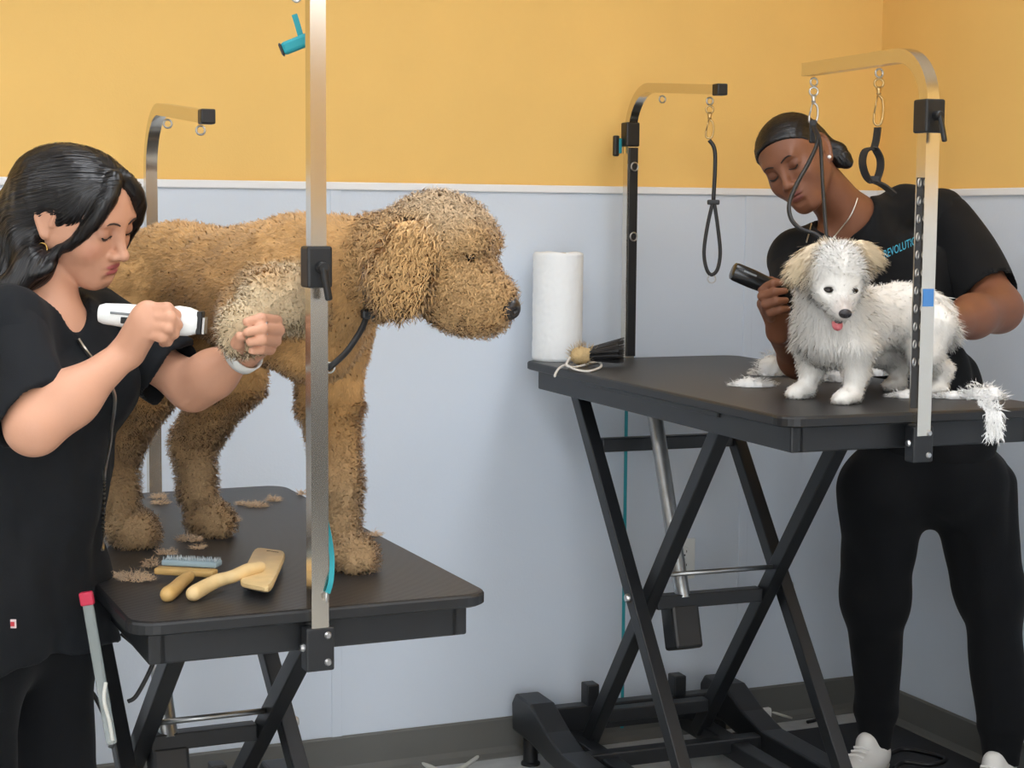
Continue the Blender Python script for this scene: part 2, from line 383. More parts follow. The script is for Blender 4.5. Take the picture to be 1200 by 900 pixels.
def surf_net(D, lo, res, smooth=1):
    n = np.array(D.shape); neg = D < 0
    cs = [(a, b, c) for a in (0, 1) for b in (0, 1) for c in (0, 1)]
    cnt = np.zeros(n-1, np.int8)
    for a, b, c in cs: cnt += neg[a:n[0]-1+a, b:n[1]-1+b, c:n[2]-1+c]
    cell = np.argwhere((cnt > 0) & (cnt < 8)); N = len(cell)
    idx = np.full(n-1, -1, np.int64); idx[tuple(cell.T)] = np.arange(N)
    vals = {q: D[cell[:, 0]+q[0], cell[:, 1]+q[1], cell[:, 2]+q[2]].astype(float) for q in cs}
    acc = np.zeros((N, 3)); w = np.zeros(N)
    for i, p in enumerate(cs):
        for q in cs[i+1:]:
            if sum(abs(p[k]-q[k]) for k in range(3)) != 1: continue
            va, vb = vals[p], vals[q]; m = (va < 0) != (vb < 0); t = np.where(m, va/np.where(m, va-vb, 1), 0)
            pt = np.array(p)+t[:, None]*(np.array(q)-np.array(p)); acc += np.where(m[:, None], pt, 0); w += m
    V = lo+(cell+acc/w[:, None])*res
    Fs = []
    for axis in range(3):
        o = [k for k in range(3) if k != axis]
        sa = [slice(1, n[k]-1) for k in range(3)]; sb = list(sa); sa[axis] = slice(0, n[axis]-1); sb[axis] = slice(1, n[axis])
        A = neg[tuple(sa)]; B = neg[tuple(sb)]; E = np.argwhere(A != B)
        if not len(E): continue
        flip = A[tuple(E.T)]; base = E.copy(); base[:, o[0]] += 1; base[:, o[1]] += 1
        def c(d0, d1): q = base.copy(); q[:, o[0]] -= d0; q[:, o[1]] -= d1; return idx[q[:, 0], q[:, 1], q[:, 2]]
        Q = np.stack([c(1, 1), c(0, 1), c(0, 0), c(1, 0)], 1)
        if axis == 1: flip = ~flip
        Q[~flip] = Q[~flip][:, ::-1]; Fs.append(Q)
    F = np.concatenate(Fs); F = F[(F >= 0).all(1)]
    for _ in range(smooth):
        A = np.zeros_like(V); c = np.zeros(N)
        for k in range(4):
            for j in (k-1, (k+1) % 4): np.add.at(A, F[:, k], V[F[:, j]]); np.add.at(c, F[:, k], 1)
        V = V*.4+.6*A/np.maximum(c, 1)[:, None]
    return V, F
def mesh_obj(name, V, F, m=None, parent=None, tint=None, smooth=True, normals=None):
    me = bpy.data.meshes.new(name); V = np.asarray(V, np.float32); F = np.asarray(F, np.int32); k = F.shape[1]
    me.vertices.add(len(V)); me.vertices.foreach_set('co', V.ravel())
    me.loops.add(F.size); me.loops.foreach_set('vertex_index', F.ravel())
    me.polygons.add(len(F)); me.polygons.foreach_set('loop_start', np.arange(0, F.size, k, dtype=np.int32))
    me.update(calc_edges=True)
    if smooth: me.polygons.foreach_set('use_smooth', np.ones(len(F), bool))
    if tint is not None:
        a = me.attributes.new('tint', 'FLOAT_COLOR', 'POINT'); a.data.foreach_set('color', np.concatenate([np.asarray(tint, np.float32), np.ones((len(V), 1), np.float32)], 1).ravel())
    if normals is not None: me.normals_split_custom_set_from_vertices(np.asarray(normals, np.float32))
    me.validate() if False else None
    return link(name, me, m, parent)
def join(*VF):
    Vs, Fs, k = [], [], 0
    for V, F in VF: Vs.append(V); Fs.append(np.asarray(F)+k); k += len(V)
    return np.concatenate(Vs), np.concatenate(Fs)
def vnormals(V, F):
    n = np.cross(V[F[:, 2]]-V[F[:, 0]], V[F[:, 3]]-V[F[:, 1]]); N = np.zeros_like(V)
    for k in range(4): np.add.at(N, F[:, k], n)
    return N/np.maximum(np.linalg.norm(N, axis=1), 1e-12)[:, None]
def scatter(V, F, count, weight=None):
    """area-weighted random points: position, normal, per-point face index"""
    N = vnormals(V, F); A = .5*np.linalg.norm(np.cross(V[F[:, 2]]-V[F[:, 0]], V[F[:, 3]]-V[F[:, 1]]), axis=1)
    if weight is not None: A = A*weight(V[F].mean(1))
    fi = rng.choice(len(F), count, p=A/A.sum()); u = rng.random((count, 2)); Q = F[fi]
    w = np.stack([(1-u[:, 0])*(1-u[:, 1]), u[:, 0]*(1-u[:, 1]), u[:, 0]*u[:, 1], (1-u[:, 0])*u[:, 1]], 1)
    P = (V[Q]*w[..., None]).sum(1); n = (N[Q]*w[..., None]).sum(1); return P, n/np.maximum(np.linalg.norm(n, axis=1), 1e-9)[:, None]
def ribbons(P, Nn, D, length, width, curl, turns, col, seg=6, gravity=0., blend=.75):
    """tapered locks of hair: roots P, growth directions D, curl radius and turns per lock"""
    M = len(P); length = np.broadcast_to(length, M); width = np.broadcast_to(width, M); curl = np.broadcast_to(curl, M); turns = np.broadcast_to(turns, M)
    D = D/np.linalg.norm(D, axis=1)[:, None]
    a = np.cross(D, rng.normal(size=(M, 3))); a /= np.linalg.norm(a, axis=1)[:, None]; b = np.cross(D, a)
    ph = rng.random(M)*6.283; Vs = []; Ns = []; blend = np.broadcast_to(blend, M)[:, None]
    for i in range(seg+1):
        t = i/seg; an = ph+turns*6.283*t; rr = curl*min(1, t*2.2)
        c = P+D*(length*t)[:, None]+(a*(np.cos(an)-np.cos(ph)*(1-t))[:, None]+b*(np.sin(an)-np.sin(ph)*(1-t))[:, None])*rr[:, None]
        c = c+np.array([0, 0, -1])*(gravity*length*t*t)[:, None] if np.any(gravity) else c
        side = np.cross(D, Nn+.45*(a*np.cos(an*.5)[:, None]+b*np.sin(an*.5)[:, None])); side /= np.maximum(np.linalg.norm(side, axis=1), 1e-6)[:, None]; wv = width*(1-.85*t**2)
        Vs.append(c-side*wv[:, None]*.5); Vs.append(c+side*wv[:, None]*.5)
        nn = Nn*blend+(D*.25+(a*np.cos(an)[:, None]+b*np.sin(an)[:, None])*.75)*(1-blend+.0); nn /= np.linalg.norm(nn, axis=1)[:, None]; Ns += [nn, nn]
    V = np.stack(Vs, 1).reshape(-1, 3); NN = np.stack(Ns, 1).reshape(-1, 3); k = 2*(seg+1)
    q = np.array([[2*i, 2*i+1, 2*i+3, 2*i+2] for i in range(seg)]); F = (q[None]+(np.arange(M)*k)[:, None, None]).reshape(-1, 4)
    g = np.cross(V[F[:, 2]]-V[F[:, 0]], V[F[:, 3]]-V[F[:, 1]]); fl = (g*NN[F[:, 0]]).sum(1) < 0; F[fl] = F[fl][:, ::-1]
    return V, F, NN, np.repeat(col, k, 0)
def strands(V, F, roots, flow, step, nstep, lift, width, tint, taper=True):
    """locks combed along a surface: each follows flow(P) in the tangent plane"""
    from mathutils.bvhtree import BVHTree
    T = BVHTree.FromPolygons(V.tolist(), F.tolist()); M = len(roots); P = np.array(roots); pts = [P.copy()]; nrm = []
    lf = np.broadcast_to(lift, M)
    for i in range(nstep+1):
        Q = np.empty_like(P); N = np.empty_like(P)
        for j in range(M):
            a, n, _, _ = T.find_nearest(Vector(P[j])); Q[j] = a; N[j] = n
        nrm.append(N); pts[-1] = Q+N*lf[:, None]
        if i == nstep: break
        d = flow(Q); d = d-N*(d*N).sum(1)[:, None]; d /= np.maximum(np.linalg.norm(d, axis=1), 1e-9)[:, None]
        P = Q+d*step; pts.append(P)
    Vs = []; Ns = []
    for i in range(nstep+1):
        t = pts[min(i+1, nstep)]-pts[max(i-1, 0)]; t /= np.maximum(np.linalg.norm(t, axis=1), 1e-9)[:, None]
        sd = np.cross(t, nrm[i]); w = width*(math.sin(PI*(.12+.88*i/nstep))**.5 if taper else 1)*.5
        Vs += [pts[i]-sd*w, pts[i]+sd*w]; Ns += [nrm[i]-sd*.35, nrm[i]+sd*.35]
    VV = np.stack(Vs, 1).reshape(-1, 3); NN = np.stack(Ns, 1).reshape(-1, 3); NN /= np.linalg.norm(NN, axis=1)[:, None]; k = 2*(nstep+1)
    q = np.array([[2*i, 2*i+1, 2*i+3, 2*i+2] for i in range(nstep)]); FF = (q[None]+(np.arange(M)*k)[:, None, None]).reshape(-1, 4)
    g = np.cross(VV[FF[:, 2]]-VV[FF[:, 0]], VV[FF[:, 3]]-VV[FF[:, 1]]); fl = (g*NN[FF[:, 0]]).sum(1) < 0; FF[fl] = FF[fl][:, ::-1]
    return VV, FF, NN, np.repeat(tint, k, 0)
furm = mat('fur', (200, 200, 200), .85, attr=True, spec=.15, sheen=.15)
skinfur = mat('fur_skin', (200, 200, 200), .9, attr=True, spec=.1)
def C3(c): return np.array(lin(c))
def frame3(z, x):
    z = _n(z); x = np.asarray(x, float); x = _n(x-z*(x @ z)); return np.stack([x, np.cross(z, x), z], 1)
HR = _n([RT[0], RT[1], 0]); HT = -_n([FW[0], FW[1], 0]); HZ = np.array([0, 0, 1.])   # photo right, towards the photographer, up
def cdir(r, u, t): return _n(HR*r+HZ*u+HT*t)

# ------------------------------------------------------------------ tan curly dog
def build_doodle():
    o3 = np.array([.667, 3.197, 0]); h = _n([.35, -.935, 0]); l = np.array([-h[1], h[0], 0]); Z = T1[5]
    def D(s, t, z): return o3+h*s+l*t+np.array([0, 0, z])
    B = np.stack([h, l, HZ], 1)
    s = SDF()
    s.ell(D(.34, 0, 1.325), (.165, .112, .118), B, .04).ell(D(.17, 0, 1.345), (.2, .10, .094), B, .05).ell(D(.03, 0, 1.35), (.14, .105, .096), B, .05)
    s.ell(D(.39, 0, 1.385), (.10, .075, .062), B, .05).ell(D(.46, 0, 1.29), (.085, .09, .105), B, .04)
    hc = at(508, 302, 2.72)            # head centre
    hf = _n(HR*.93+HT*.30+HZ*-.22); hu = _n(np.cross(np.cross(hf, HZ), hf)); hl = np.cross(hu, hf); HB = np.stack([hf, hl, hu], 1)
    def Hd(f, t, u): return hc+hf*f+hl*t+hu*u
    s.rc(D(.43, 0, 1.365), D(.52, .0, 1.37), .088, .082, .05).rc(D(.50, 0, 1.365), Hd(-.06, 0, -.02), .080, .066, .05)
    for sd in (-1, 1):
        y = sd*.085
        pts = [D(.02, y, 1.31), D(.085, y*1.1, 1.17), D(-.045, y*1.02, 1.02), D(-.03, y, .92)]
        s.chain(pts, [.080, .056, .034, .031], .03)
        s.ell(D(.012, y, Z+.032), (.050, .040, .032), B, .02)
        for q in (-.024, 0, .024): s.ell(D(.046-abs(q)*.4, y+q*.85, Z+.018), (.018, .0115, .019), B, .006)
    s.rc(D(-.06, -.02, 1.36), D(-.15, -.03, 1.30), .035, .03, .03).rc(D(-.15, -.03, 1.30), D(-.17, -.03, 1.18), .03, .04, .03)   # tail
    y = .082
    s.chain([D(.40, y, 1.27), D(.385, y+.006, 1.15), D(.415, y, 1.0), D(.425, y, .92)], [.074, .050, .032, .029], .03)
    s.ell(D(.452, y, Z+.030), (.046, .038, .030), B, .02)
    for q in (-.022, 0, .022): s.ell(D(.484-abs(q)*.4, y+q*.85, Z+.018), (.018, .0115, .019), B, .006)
    # raised right foreleg, folded, paw in the hand
    R1, R2, R3 = at(318, 345, 2.83), at(353, 347, 2.775), at(294, 377, 2.715)
    s.chain([D(.41, -.08, 1.29), R1, R2], [.066, .044, .036], .03).chain([R2, at(322, 352, 2.745), R3], [.04, .042, .038], .02)
    s.ell(at(284, 388, 2.705), (.036, .028, .032), None, .02)
    for q, w in ((274, 379), (271, 391), (276, 403)): s.ell(at(q, w, 2.695), (.016, .016, .016), None, .008)
    # head
    s.ell(Hd(-.005, 0, .03), (.068, .066, .062), HB, .03).ell(Hd(.03, 0, .045), (.046, .05, .04), HB, .03)
    s.ell(Hd(.045, 0, -.02), (.052, .05, .048), HB, .03)
    s.rc(Hd(.05, 0, -.03), Hd(.102, 0, -.046), .042, .038, .03).ell(Hd(.06, 0, -.07), (.05, .034, .026), HB, .03)
    for sd in (-1, 1):
        s.ell(Hd(.068, sd*.042, .02), (.016, .012, .011), HB, .008, True)
        s.ell(Hd(.062, sd*.032, .043), (.024, .02, .016), HB, .02)
    # ears: hanging flaps
    for sd in (-1, 1):
        e0, e1, e2 = Hd(-.012, sd*.064, .036), Hd(-.024, sd*.080, -.012), Hd(-.024, sd*.080, -.054)
        E = np.stack([hf, hl, hu], 1)
        s.ell((e0+e1)/2, (.038, .017, .044), E, .02).ell((e1+e2)/2, (.042, .018, .044), E, .02)
    V, F = s.mesh(.0065, disp=lambda P: .0025*vnoise(P, 60)+.003*vnoise(P, 28))
    N = vnormals(V, F)
    # natural coat colours by region
    def near(P, a, r, b=None):
        a = np.asarray(a)
        if b is None: d = np.linalg.norm(P-a, axis=1)
        else:
            b = np.asarray(b); t = np.clip(((P-a) @ (b-a))/((b-a) @ (b-a)), 0, 1); d = np.linalg.norm(P-a-t[:, None]*(b-a), axis=1)
        return np.clip((r-d)/(r*.35), 0, 1)[:, None]
    ear0 = Hd(-.022, -.085, -.015); ear1 = Hd(-.022, .085, -.015)
    def coat(P):
        c = np.repeat(C3((194, 152, 100))[None], len(P), 0)*(1+.16*vnoise(P, 22)+.10*vnoise(P, 55))[:, None]
        low = np.clip((1.12-P[:, 2])/.14, 0, 1)[:, None]; c = c*(1-low)+C3((186, 156, 118))*low
        for a, b, r in ((R1, R2, .062), (R2, R3, .068), (R3, at(270, 390, 2.69), .068)):
            w = near(P, a, r, b); c = c*(1-w)+C3((224, 202, 166))*w
        w = near(P, Hd(.02, 0, 0), .16); c = c*(1-w)+C3((200, 162, 114))*w
        w = near(P, Hd(.0, 0, .08), .09); c = c*(1-w)+C3((206, 178, 142))*w
        for e in (ear0, ear1): w = near(P, e, .09); c = c*(1-w)+C3((212, 170, 116))*w
        return np.clip(c, .01, 1)
    dog = mesh_obj('curly_dog', V, F, skinfur, None, coat(V))
    tag(dog, 'large tan curly-coated dog standing on the low table, one foreleg lifted', 'dog')
    # fur
    def mask_head(P): return (np.linalg.norm(P-Hd(.03, 0, -.01), axis=-1) < .165)
    wt = lambda P: np.where(mask_head(P), 1.5, 1.0)
    P, n = scatter(V, F, 100000, wt); M = len(P)
    hd = mask_head(P) & ((P-D(.55, 0, 1.3)) @ HR > .0); low = P[:, 2] < 1.14
    rz = near(P, R1, .066, R2)[:, 0]+near(P, R2, .075, R3)[:, 0] > .3
    isear = ((np.linalg.norm(P-ear0, axis=1) < .085) | (np.linalg.norm(P-ear1, axis=1) < .085)) & (np.abs((P-hc) @ hl) > .06)
    flow = -h*.7-HZ*.45
    Dn = n*.5+flow*.8; Dn = np.where((low | rz)[:, None], n*.8-HZ*.35, Dn); Dn = np.where(hd[:, None], n*.9-HZ*.25-hf*.0, Dn); Dn = np.where(isear[:, None], n*.5-HZ*.9, Dn)
    Dn = Dn+rng.normal(size=(M, 3))*.22
    ln = np.where(low, .014, .010); ln = np.where(rz, .014, ln); ln = np.where(hd, .017, ln); ln = np.where(isear, .032, ln)*rng.uniform(.7, 1.3, M)
    wd = np.where(hd, .0036, .0021); wd = np.where(isear, .0032, wd)
    cu = np.where(low, .0030, np.where(rz, .0022, .0014)); cu = np.where(hd, .0058, cu); cu = np.where(isear, .004, cu)
    tu = np.where(low | rz, .9, .7); tu = np.where(hd, 1.5, tu); tu = np.where(isear, 1.2, tu)
    c = coat(P)*rng.uniform(.82, 1.2, M)[:, None]; bl = np.where(hd, .55, np.where(low, .6, np.where(rz, .85, .86)))
    keep = ~((np.linalg.norm(P-Hd(.074, -.042, .02), axis=1) < .013) | (np.linalg.norm(P-Hd(.074, .042, .02), axis=1) < .013))
    keep &= np.linalg.norm(P-Hd(.150, 0, -.046), axis=1) > .024
    P, n, Dn, ln, wd, cu, tu, c, bl = [a[keep] for a in (P, n, Dn, ln, wd, cu, tu, c, bl)]
    RV, RF, RN, RC = ribbons(P, n, Dn, ln, wd, cu, tu, np.clip(c, 0, 1), 4, blend=bl)
    f = mesh_obj('fur_coat', RV, RF, furm, dog, RC, True, RN); f['kind'] = 'stuff'
    # nose, eyes
    nose = SDF().ell(Hd(.141, 0, -.048), (.019, .023, .018), HB, .01).ell(Hd(.134, 0, -.058), (.014, .012, .012), HB, .008)
    for sd in (-1, 1): nose.ell(Hd(.155, sd*.010, -.050), (.006, .005, .005), HB, .004, True)
    nv, nf = nose.mesh(.003); mesh_obj('nose', nv, nf, mat('dog_nose', (28, 22, 20), .35), dog)
    for sd in (-1, 1):
        ev, ef = SDF().ell(Hd(.072, sd*.040, .020), (.010, .0095, .009), HB, .005).mesh(.0025); mesh_obj('eye', ev, ef, mat('dog_eye', (20, 13, 9), .12), dog)
    mv, mf = SDF().rc(Hd(.112, -.024, -.084), Hd(.05, -.034, -.086), .006, .005, .004).mesh(.0028); mesh_obj('lip', mv, mf, mat('dog_lip', (40, 28, 24), .5), dog)
    return dog, D, Hd, (hf, hl, hu)
doodle, DD, DH, DHB = build_doodle()

# ------------------------------------------------------------------ small white dog
def build_white():
    o3 = np.array([2.258, 3.03, 0]); h = _n([-.972, -.235, 0]); l = np.array([-h[1], h[0], 0]); Z = T2[5]
    def D(s, t, z): return o3+h*s+l*t+np.array([0, 0, z])
    B = np.stack([h, l, HZ], 1); s = SDF()
    s.ell(D(.2, 0, 1.25), (.10, .066, .070), B, .04).ell(D(.10, 0, 1.262), (.10, .062, .062), B, .04).ell(D(.05, 0, 1.262), (.062, .060, .062), B, .04)
    s.ell(D(.275, 0, 1.24), (.058, .068, .074), B, .04)
    hc = at(979, 326, 3.40)
    hf = _n(HT*.80+HR*.10-HZ*.58); hl = _n(np.cross(HZ+HR*.03, hf)); hu = np.cross(hf, hl); HB = np.stack([hf, hl, hu], 1)
    def Hd(f, t, u): return hc+hf*f+hl*t+hu*u
    s.rc(D(.27, 0, 1.26), Hd(-.045, 0, -.03), .072, .055, .04)
    for sd in (-1, 1):
        y = sd*.062
        s.chain([D(.27, y, 1.205), D(.265, y, 1.15), D(.275, y*1.03, 1.115)], [.038, .021, .018], .02)
        s.ell(D(.293, y*1.05, Z+.017), (.032, .023, .016), B, .012)
        for q in (-.013, 0, .013): s.ell(D(.32-abs(q)*.4, y*1.05+q, Z+.010), (.012, .0075, .010), B, .004)
        y = sd*.058
        s.chain([D(.03, y, 1.24), D(.06, y*1.1, 1.185), D(-.01, y*1.05, 1.145), D(-.003, y, 1.115)], [.050, .033, .018, .016], .02)
        s.ell(D(.008, y, Z+.015), (.030, .021, .015), B, .012)
    s.chain([D(-.02, 0, 1.30), at(1098, 358, 3.70), at(1111, 388, 3.66)], [.020, .020, .018], .02)
    # head
    s.ell(Hd(-.012, 0, .012), (.056, .056, .054), HB, .02).ell(Hd(.018, 0, -.012), (.042, .046, .038), HB, .02)
    s.rc(Hd(.03, 0, -.018), Hd(.078, 0, -.022), .027, .0185, .02).rc(Hd(.03, 0, -.036), Hd(.066, 0, -.041), .017, .012, .012)
    for sd in (-1, 1): s.ell(Hd(.048, sd*.0255, .005), (.012, .012, .006), HB, .006, True)
    ears = []
    for e0, e1, r in (((959, 294, 3.42), (934, 318, 3.40), .030), ((1004, 291, 3.42), (1022, 301, 3.40), .027)):
        a, b = at(*e0), at(*e1); ax = _n(b-a); EB = frame3(HT, ax)
        s.ell((a+b)/2, (np.linalg.norm(b-a)/2+.012, r*.85, .014), EB, .02); ears.append((a, b))
    V, F = s.mesh(.005, disp=lambda P: .0015*vnoise(P, 70))
    def segd(P, a, b): t = np.clip(((P-a) @ (b-a))/((b-a) @ (b-a)), 0, 1); return np.linalg.norm(P-a-t[:, None]*(b-a), axis=1)
    def coat(P):
        c = np.repeat(C3((243, 240, 234))[None], len(P), 0)*(1+.03*vnoise(P, 40))[:, None]
        for a, b in ears: w = np.clip((.05-segd(P, a, b))/.03, 0, 1)[:, None]*.8; c = c*(1-w)+C3((232, 208, 165))*w
        w = np.clip((.03-np.linalg.norm(P-Hd(.085, 0, -.01), axis=1))/.02, 0, 1)[:, None]*.5; c = c*(1-w)+C3((170, 150, 140))*w
        return np.clip(c, 0, 1)
    dog = mesh_obj('white_dog', V, F, skinfur, None, coat(V)); tag(dog, 'small fluffy white dog with cream ears standing on the tall table', 'dog')
    face = lambda P: np.linalg.norm(P-Hd(.05, 0, -.01), axis=1) < .062
    P, n = scatter(V, F, 42000, lambda P: np.where(np.linalg.norm(P-hc, axis=1) < .1, 1.8, 1.)); M = len(P)
    fc = face(P); top = np.linalg.norm(P-Hd(-.01, 0, .05), axis=1) < .05
    ie = np.minimum(segd(P, *ears[0]), segd(P, *ears[1])) < .034
    low = P[:, 2] < 1.15; tail = segd(P, at(1098, 358, 3.70), at(1111, 388, 3.66)) < .04
    back = ((P-D(.19, 0, 0)) @ h < .0) & ~low
    out = np.where((segd(P, *ears[0]) < segd(P, *ears[1]))[:, None], (ears[0][1]-ears[0][0])[None], (ears[1][1]-ears[1][0])[None]); out = out/np.linalg.norm(out, axis=1)[:, None]
    Dn = n*.6-HZ*.7-h*.25; Dn = np.where(fc[:, None], n*.35-hf*.7+(P-hc)*3, Dn); Dn = np.where(ie[:, None], n*.25+out*1.0-HZ*.25, Dn); Dn = np.where(tail[:, None], n*.3-HZ*.8+HR*.5, Dn)
    Dn = np.where(top[:, None], n*.5+hl*np.sign((P-hc) @ hl)[:, None]*.5, Dn)
    Dn = Dn+rng.normal(size=(M, 3))*.2
    ln = np.where(low, .006, np.where(P[:, 2] < 1.2, .012, .02)); ln = np.where(back, .009, ln); ln = np.where(fc, .010, ln); ln = np.where(ie, .026, ln); ln = np.where(tail, .028, ln); ln = np.where(top, .012, ln)*rng.uniform(.6, 1.3, M)
    keep = np.ones(M, bool)
    for sd in (-1, 1): keep &= np.linalg.norm(P-Hd(.045, sd*.0255, .005), axis=1) > .0145
    keep &= np.linalg.norm(P-Hd(.092, 0, -.018), axis=1) > .014
    c = coat(P)*rng.uniform(.93, 1.06, M)[:, None]
    P, n, Dn, ln, c = [a[keep] for a in (P, n, Dn, ln, c)]
    RV, RF, RN, RC = ribbons(P, n, Dn, ln, .0018, .0014, .5, np.clip(c, 0, 1), 4, blend=.9)
    f = mesh_obj('fur_coat', RV, RF, furm, dog, RC, True, RN); f['kind'] = 'stuff'
    nose = SDF().ell(Hd(.095, 0, -.014), (.009, .0135, .010), HB, .006)
    for sd in (-1, 1): nose.ell(Hd(.103, sd*.006, -.015), (.004, .003, .003), HB, .002, True)
    nv, nf = nose.mesh(.002); mesh_obj('nose', nv, nf, mat('grey_dog_nose', (42, 40, 44), .4), dog)
    for sd in (-1, 1):
        ev, ef = SDF().ell(Hd(.0425, sd*.0255, .004), (.009, .0105, .0048), HB, .005).mesh(.002); mesh_obj('eye', ev, ef, mat('dog_eye', (20, 13, 9), .12), dog)
    # open mouth and tongue
    mv, mf = SDF().rc(Hd(.06, 0, -.045), Hd(.074, 0, -.047), .013, .009, .005).mesh(.002); mesh_obj('mouth', mv, mf, mat('dog_lip', (40, 28, 24), .5), dog)
    tv, tf = SDF().ell(Hd(.074, .0, -.058), (.016, .010, .010), HB, .005).rc(Hd(.06, 0, -.05), Hd(.076, 0, -.06), .009, .009, .005).mesh(.002); mesh_obj('tongue', tv, tf, mat('dog_tongue', (205, 110, 115), .35), dog)
    return dog, D, Hd
wdog, WD, WH = build_white()

# ------------------------------------------------------------------ people
skinm = mat('skin', (200, 150, 120), .48, attr=True, spec=.35, bump=.04, bscale=300)
hairm = mat('black_hair', (12, 11, 12), .36, spec=.5)
blackcloth = mat('black_cotton', (16, 17, 19), .85, sheen=.03, bump=.1, bscale=500, spec=.2)
scrubm = mat('black_scrub_cloth', (17, 20, 24), .8, sheen=.03, bump=.1, bscale=500, spec=.25)
trouserm = mat('black_trouser_cloth', (11, 13, 16), .88, sheen=.04, bump=.1, bscale=400, spec=.2)
whiteshoe = mat('white_shoe', (225, 222, 216), .5)
def head_frame(yaw, pitch, roll):
    f = math.cos(pitch)*(math.sin(yaw)*HR+math.cos(yaw)*HT)-math.sin(pitch)*HZ
    l = _n(np.cross(HZ, f)); u = np.cross(f, l)
    return np.stack([f, math.cos(roll)*l+math.sin(roll)*u, -math.sin(roll)*l+math.cos(roll)*u], 1)
def head_sdf(c, B, sc):
    """face forward = local x, left = y, up = z, origin between the ears at eye level"""
    s = SDF()
    def L(x, y, z): return c+B @ (sc*np.array([x, y, z]))
    def e(p, r, k, sub=False, R=None): s.ell(L(*p), sc*np.array(r), B if R is None else B @ R, k*sc, sub)
    def r(a, b, ra, rb, k, sub=False): s.rc(L(*a), L(*b), ra*sc, rb*sc, k*sc, sub)
    e((-.014, 0, .026), (.095, .071, .076), .02)
    e((.030, 0, .030), (.054, .060, .060), .03)
    e((.030, 0, -.035), (.052, .053, .068), .03)
    for q in (-1, 1):
        r((-.004, q*.049, -.048), (.052, q*.019, -.096), .015, .014, .03)
        e((.052, q*.038, -.032), (.028, .024, .028), .025)
        e((.012, q*.048, -.025), (.03, .016, .032), .02)
    r((.066, -.008, -.100), (.066, .008, -.100), .0155, .0155, .025)
    e((.062, 0, -.066), (.030, .032, .028), .025)
    r((.079, -.034, .020), (.079, .034, .020), .0085, .0085, .022)
    for q in (-1, 1):
        e((.094, q*.0315, -.002), (.0125, .0155, .0105), .014, True)
        e((.0745, q*.0315, -.0020), (.0138, .0155, .0122), .005)
    r((.0815, 0, .012), (.1045, 0, -.036), .0078, .0085, .016)
    e((.107, 0, -.039), (.0095, .009, .0085), .008)
    for q in (-1, 1):
        e((.095, q*.0125, -.043), (.010, .0065, .0072), .007)
        e((.101, q*.006, -.050), (.005, .0035, .003), .003, True)
    e((.0862, 0, -.0635), (.0088, .0190, .0054), .006)
    e((.0848, 0, -.0752), (.0088, .0165, .0062), .006)
    e((.097, 0, -.0690), (.011, .022, .0010), .003, True)
    e((.092, 0, -.0865), (.008, .016, .005), .008, True)
    for q in (-1, 1):   # ears: thin plate, rolled rim, lobe
        Re = np.array(Matrix.Rotation(math.radians(-10), 3, 'Y') @ Matrix.Rotation(math.radians(-q*17), 3, 'Z'))
        e((-.012, q*.0735, -.003), (.0175, .0042, .028), .006, False, Re)
        rim = [(.003, -.004), (.006, .012), (-.002, .0255), (-.015, .0275), (-.0265, .016), (-.0275, -.003), (-.019, -.020), (-.010, -.034)]
        P_ = smooth_pts([(x, q*(.0745+.22*max(0, .004-x)), z) for x, z in rim], 3)
        for i_ in range(len(P_)-1): r(tuple(P_[i_]), tuple(P_[i_+1]), .0034, .0034, .003)
        e((-.008, q*.073, -.034), (.008, .0050, .009), .006); e((.003, q*.074, -.010), (.004, .005, .007), .004)
    return s, L
def lock(h, pts, rs, k, sub=5):
    P = smooth_pts(pts, sub); R = np.interp(np.linspace(0, len(pts)-1, len(P)), range(len(pts)), rs)
    for i in range(len(P)-1): h.rc(P[i], P[i+1], R[i], R[i+1], k)
def sdf_project(s, P, it=6):
    P = np.array(P, float)
    for _ in range(it):
        d = s.fieldfn(P); g = np.stack([s.fieldfn(P+np.eye(3)[i]*5e-4)-s.fieldfn(P-np.eye(3)[i]*5e-4) for i in range(3)], -1)/1e-3
        P = P-(d/np.maximum((g*g).sum(-1), .2))[..., None]*g
    return P
def face_features(person, s, L, c, B, sc, browc, lash_w=.0011):
    bm_ = mat('brow_'+person.name, browc, .7); lm_ = mat('lash', (14, 11, 11), .6)
    for q in (-1, 1):
        pts = [L(.098, q*y, z) for y, z in ((.012, .0150), (.020, .0185), (.030, .0210), (.040, .0200), (.047, .0155))]
        P = sdf_project(s, pts); MB().tube(smooth_pts(P, 4), [sc*w for w in np.interp(np.linspace(0, 1, 17), [0, .3, .7, 1], [.0013, .0021, .0017, .0005])], 6).build('eyebrow', bm_, person, smooth=True)
        pts = [L(.088, q*y, z) for y, z in ((.0175, -.0070), (.0235, -.0112), (.0315, -.0130), (.0390, -.0112), (.0435, -.0080))]
        P = sdf_project(s, pts); N = len(P)
        mb = MB().tube(smooth_pts(P, 4), [sc*w for w in np.interp(np.linspace(0, 1, 17), [0, .5, 1], [.0010, .0022, .0016])], 6)
        for k in range(9):
            a = np.array(smooth_pts(P, 4)[2+int(k*14/9)]); mb.tube([a, a+B @ (sc*np.array([.003, q*(.0005+.0003*k), -.003]))], [.0007, .0002], 3)
        mb.build('eyelashes', lm_, person, smooth=True)
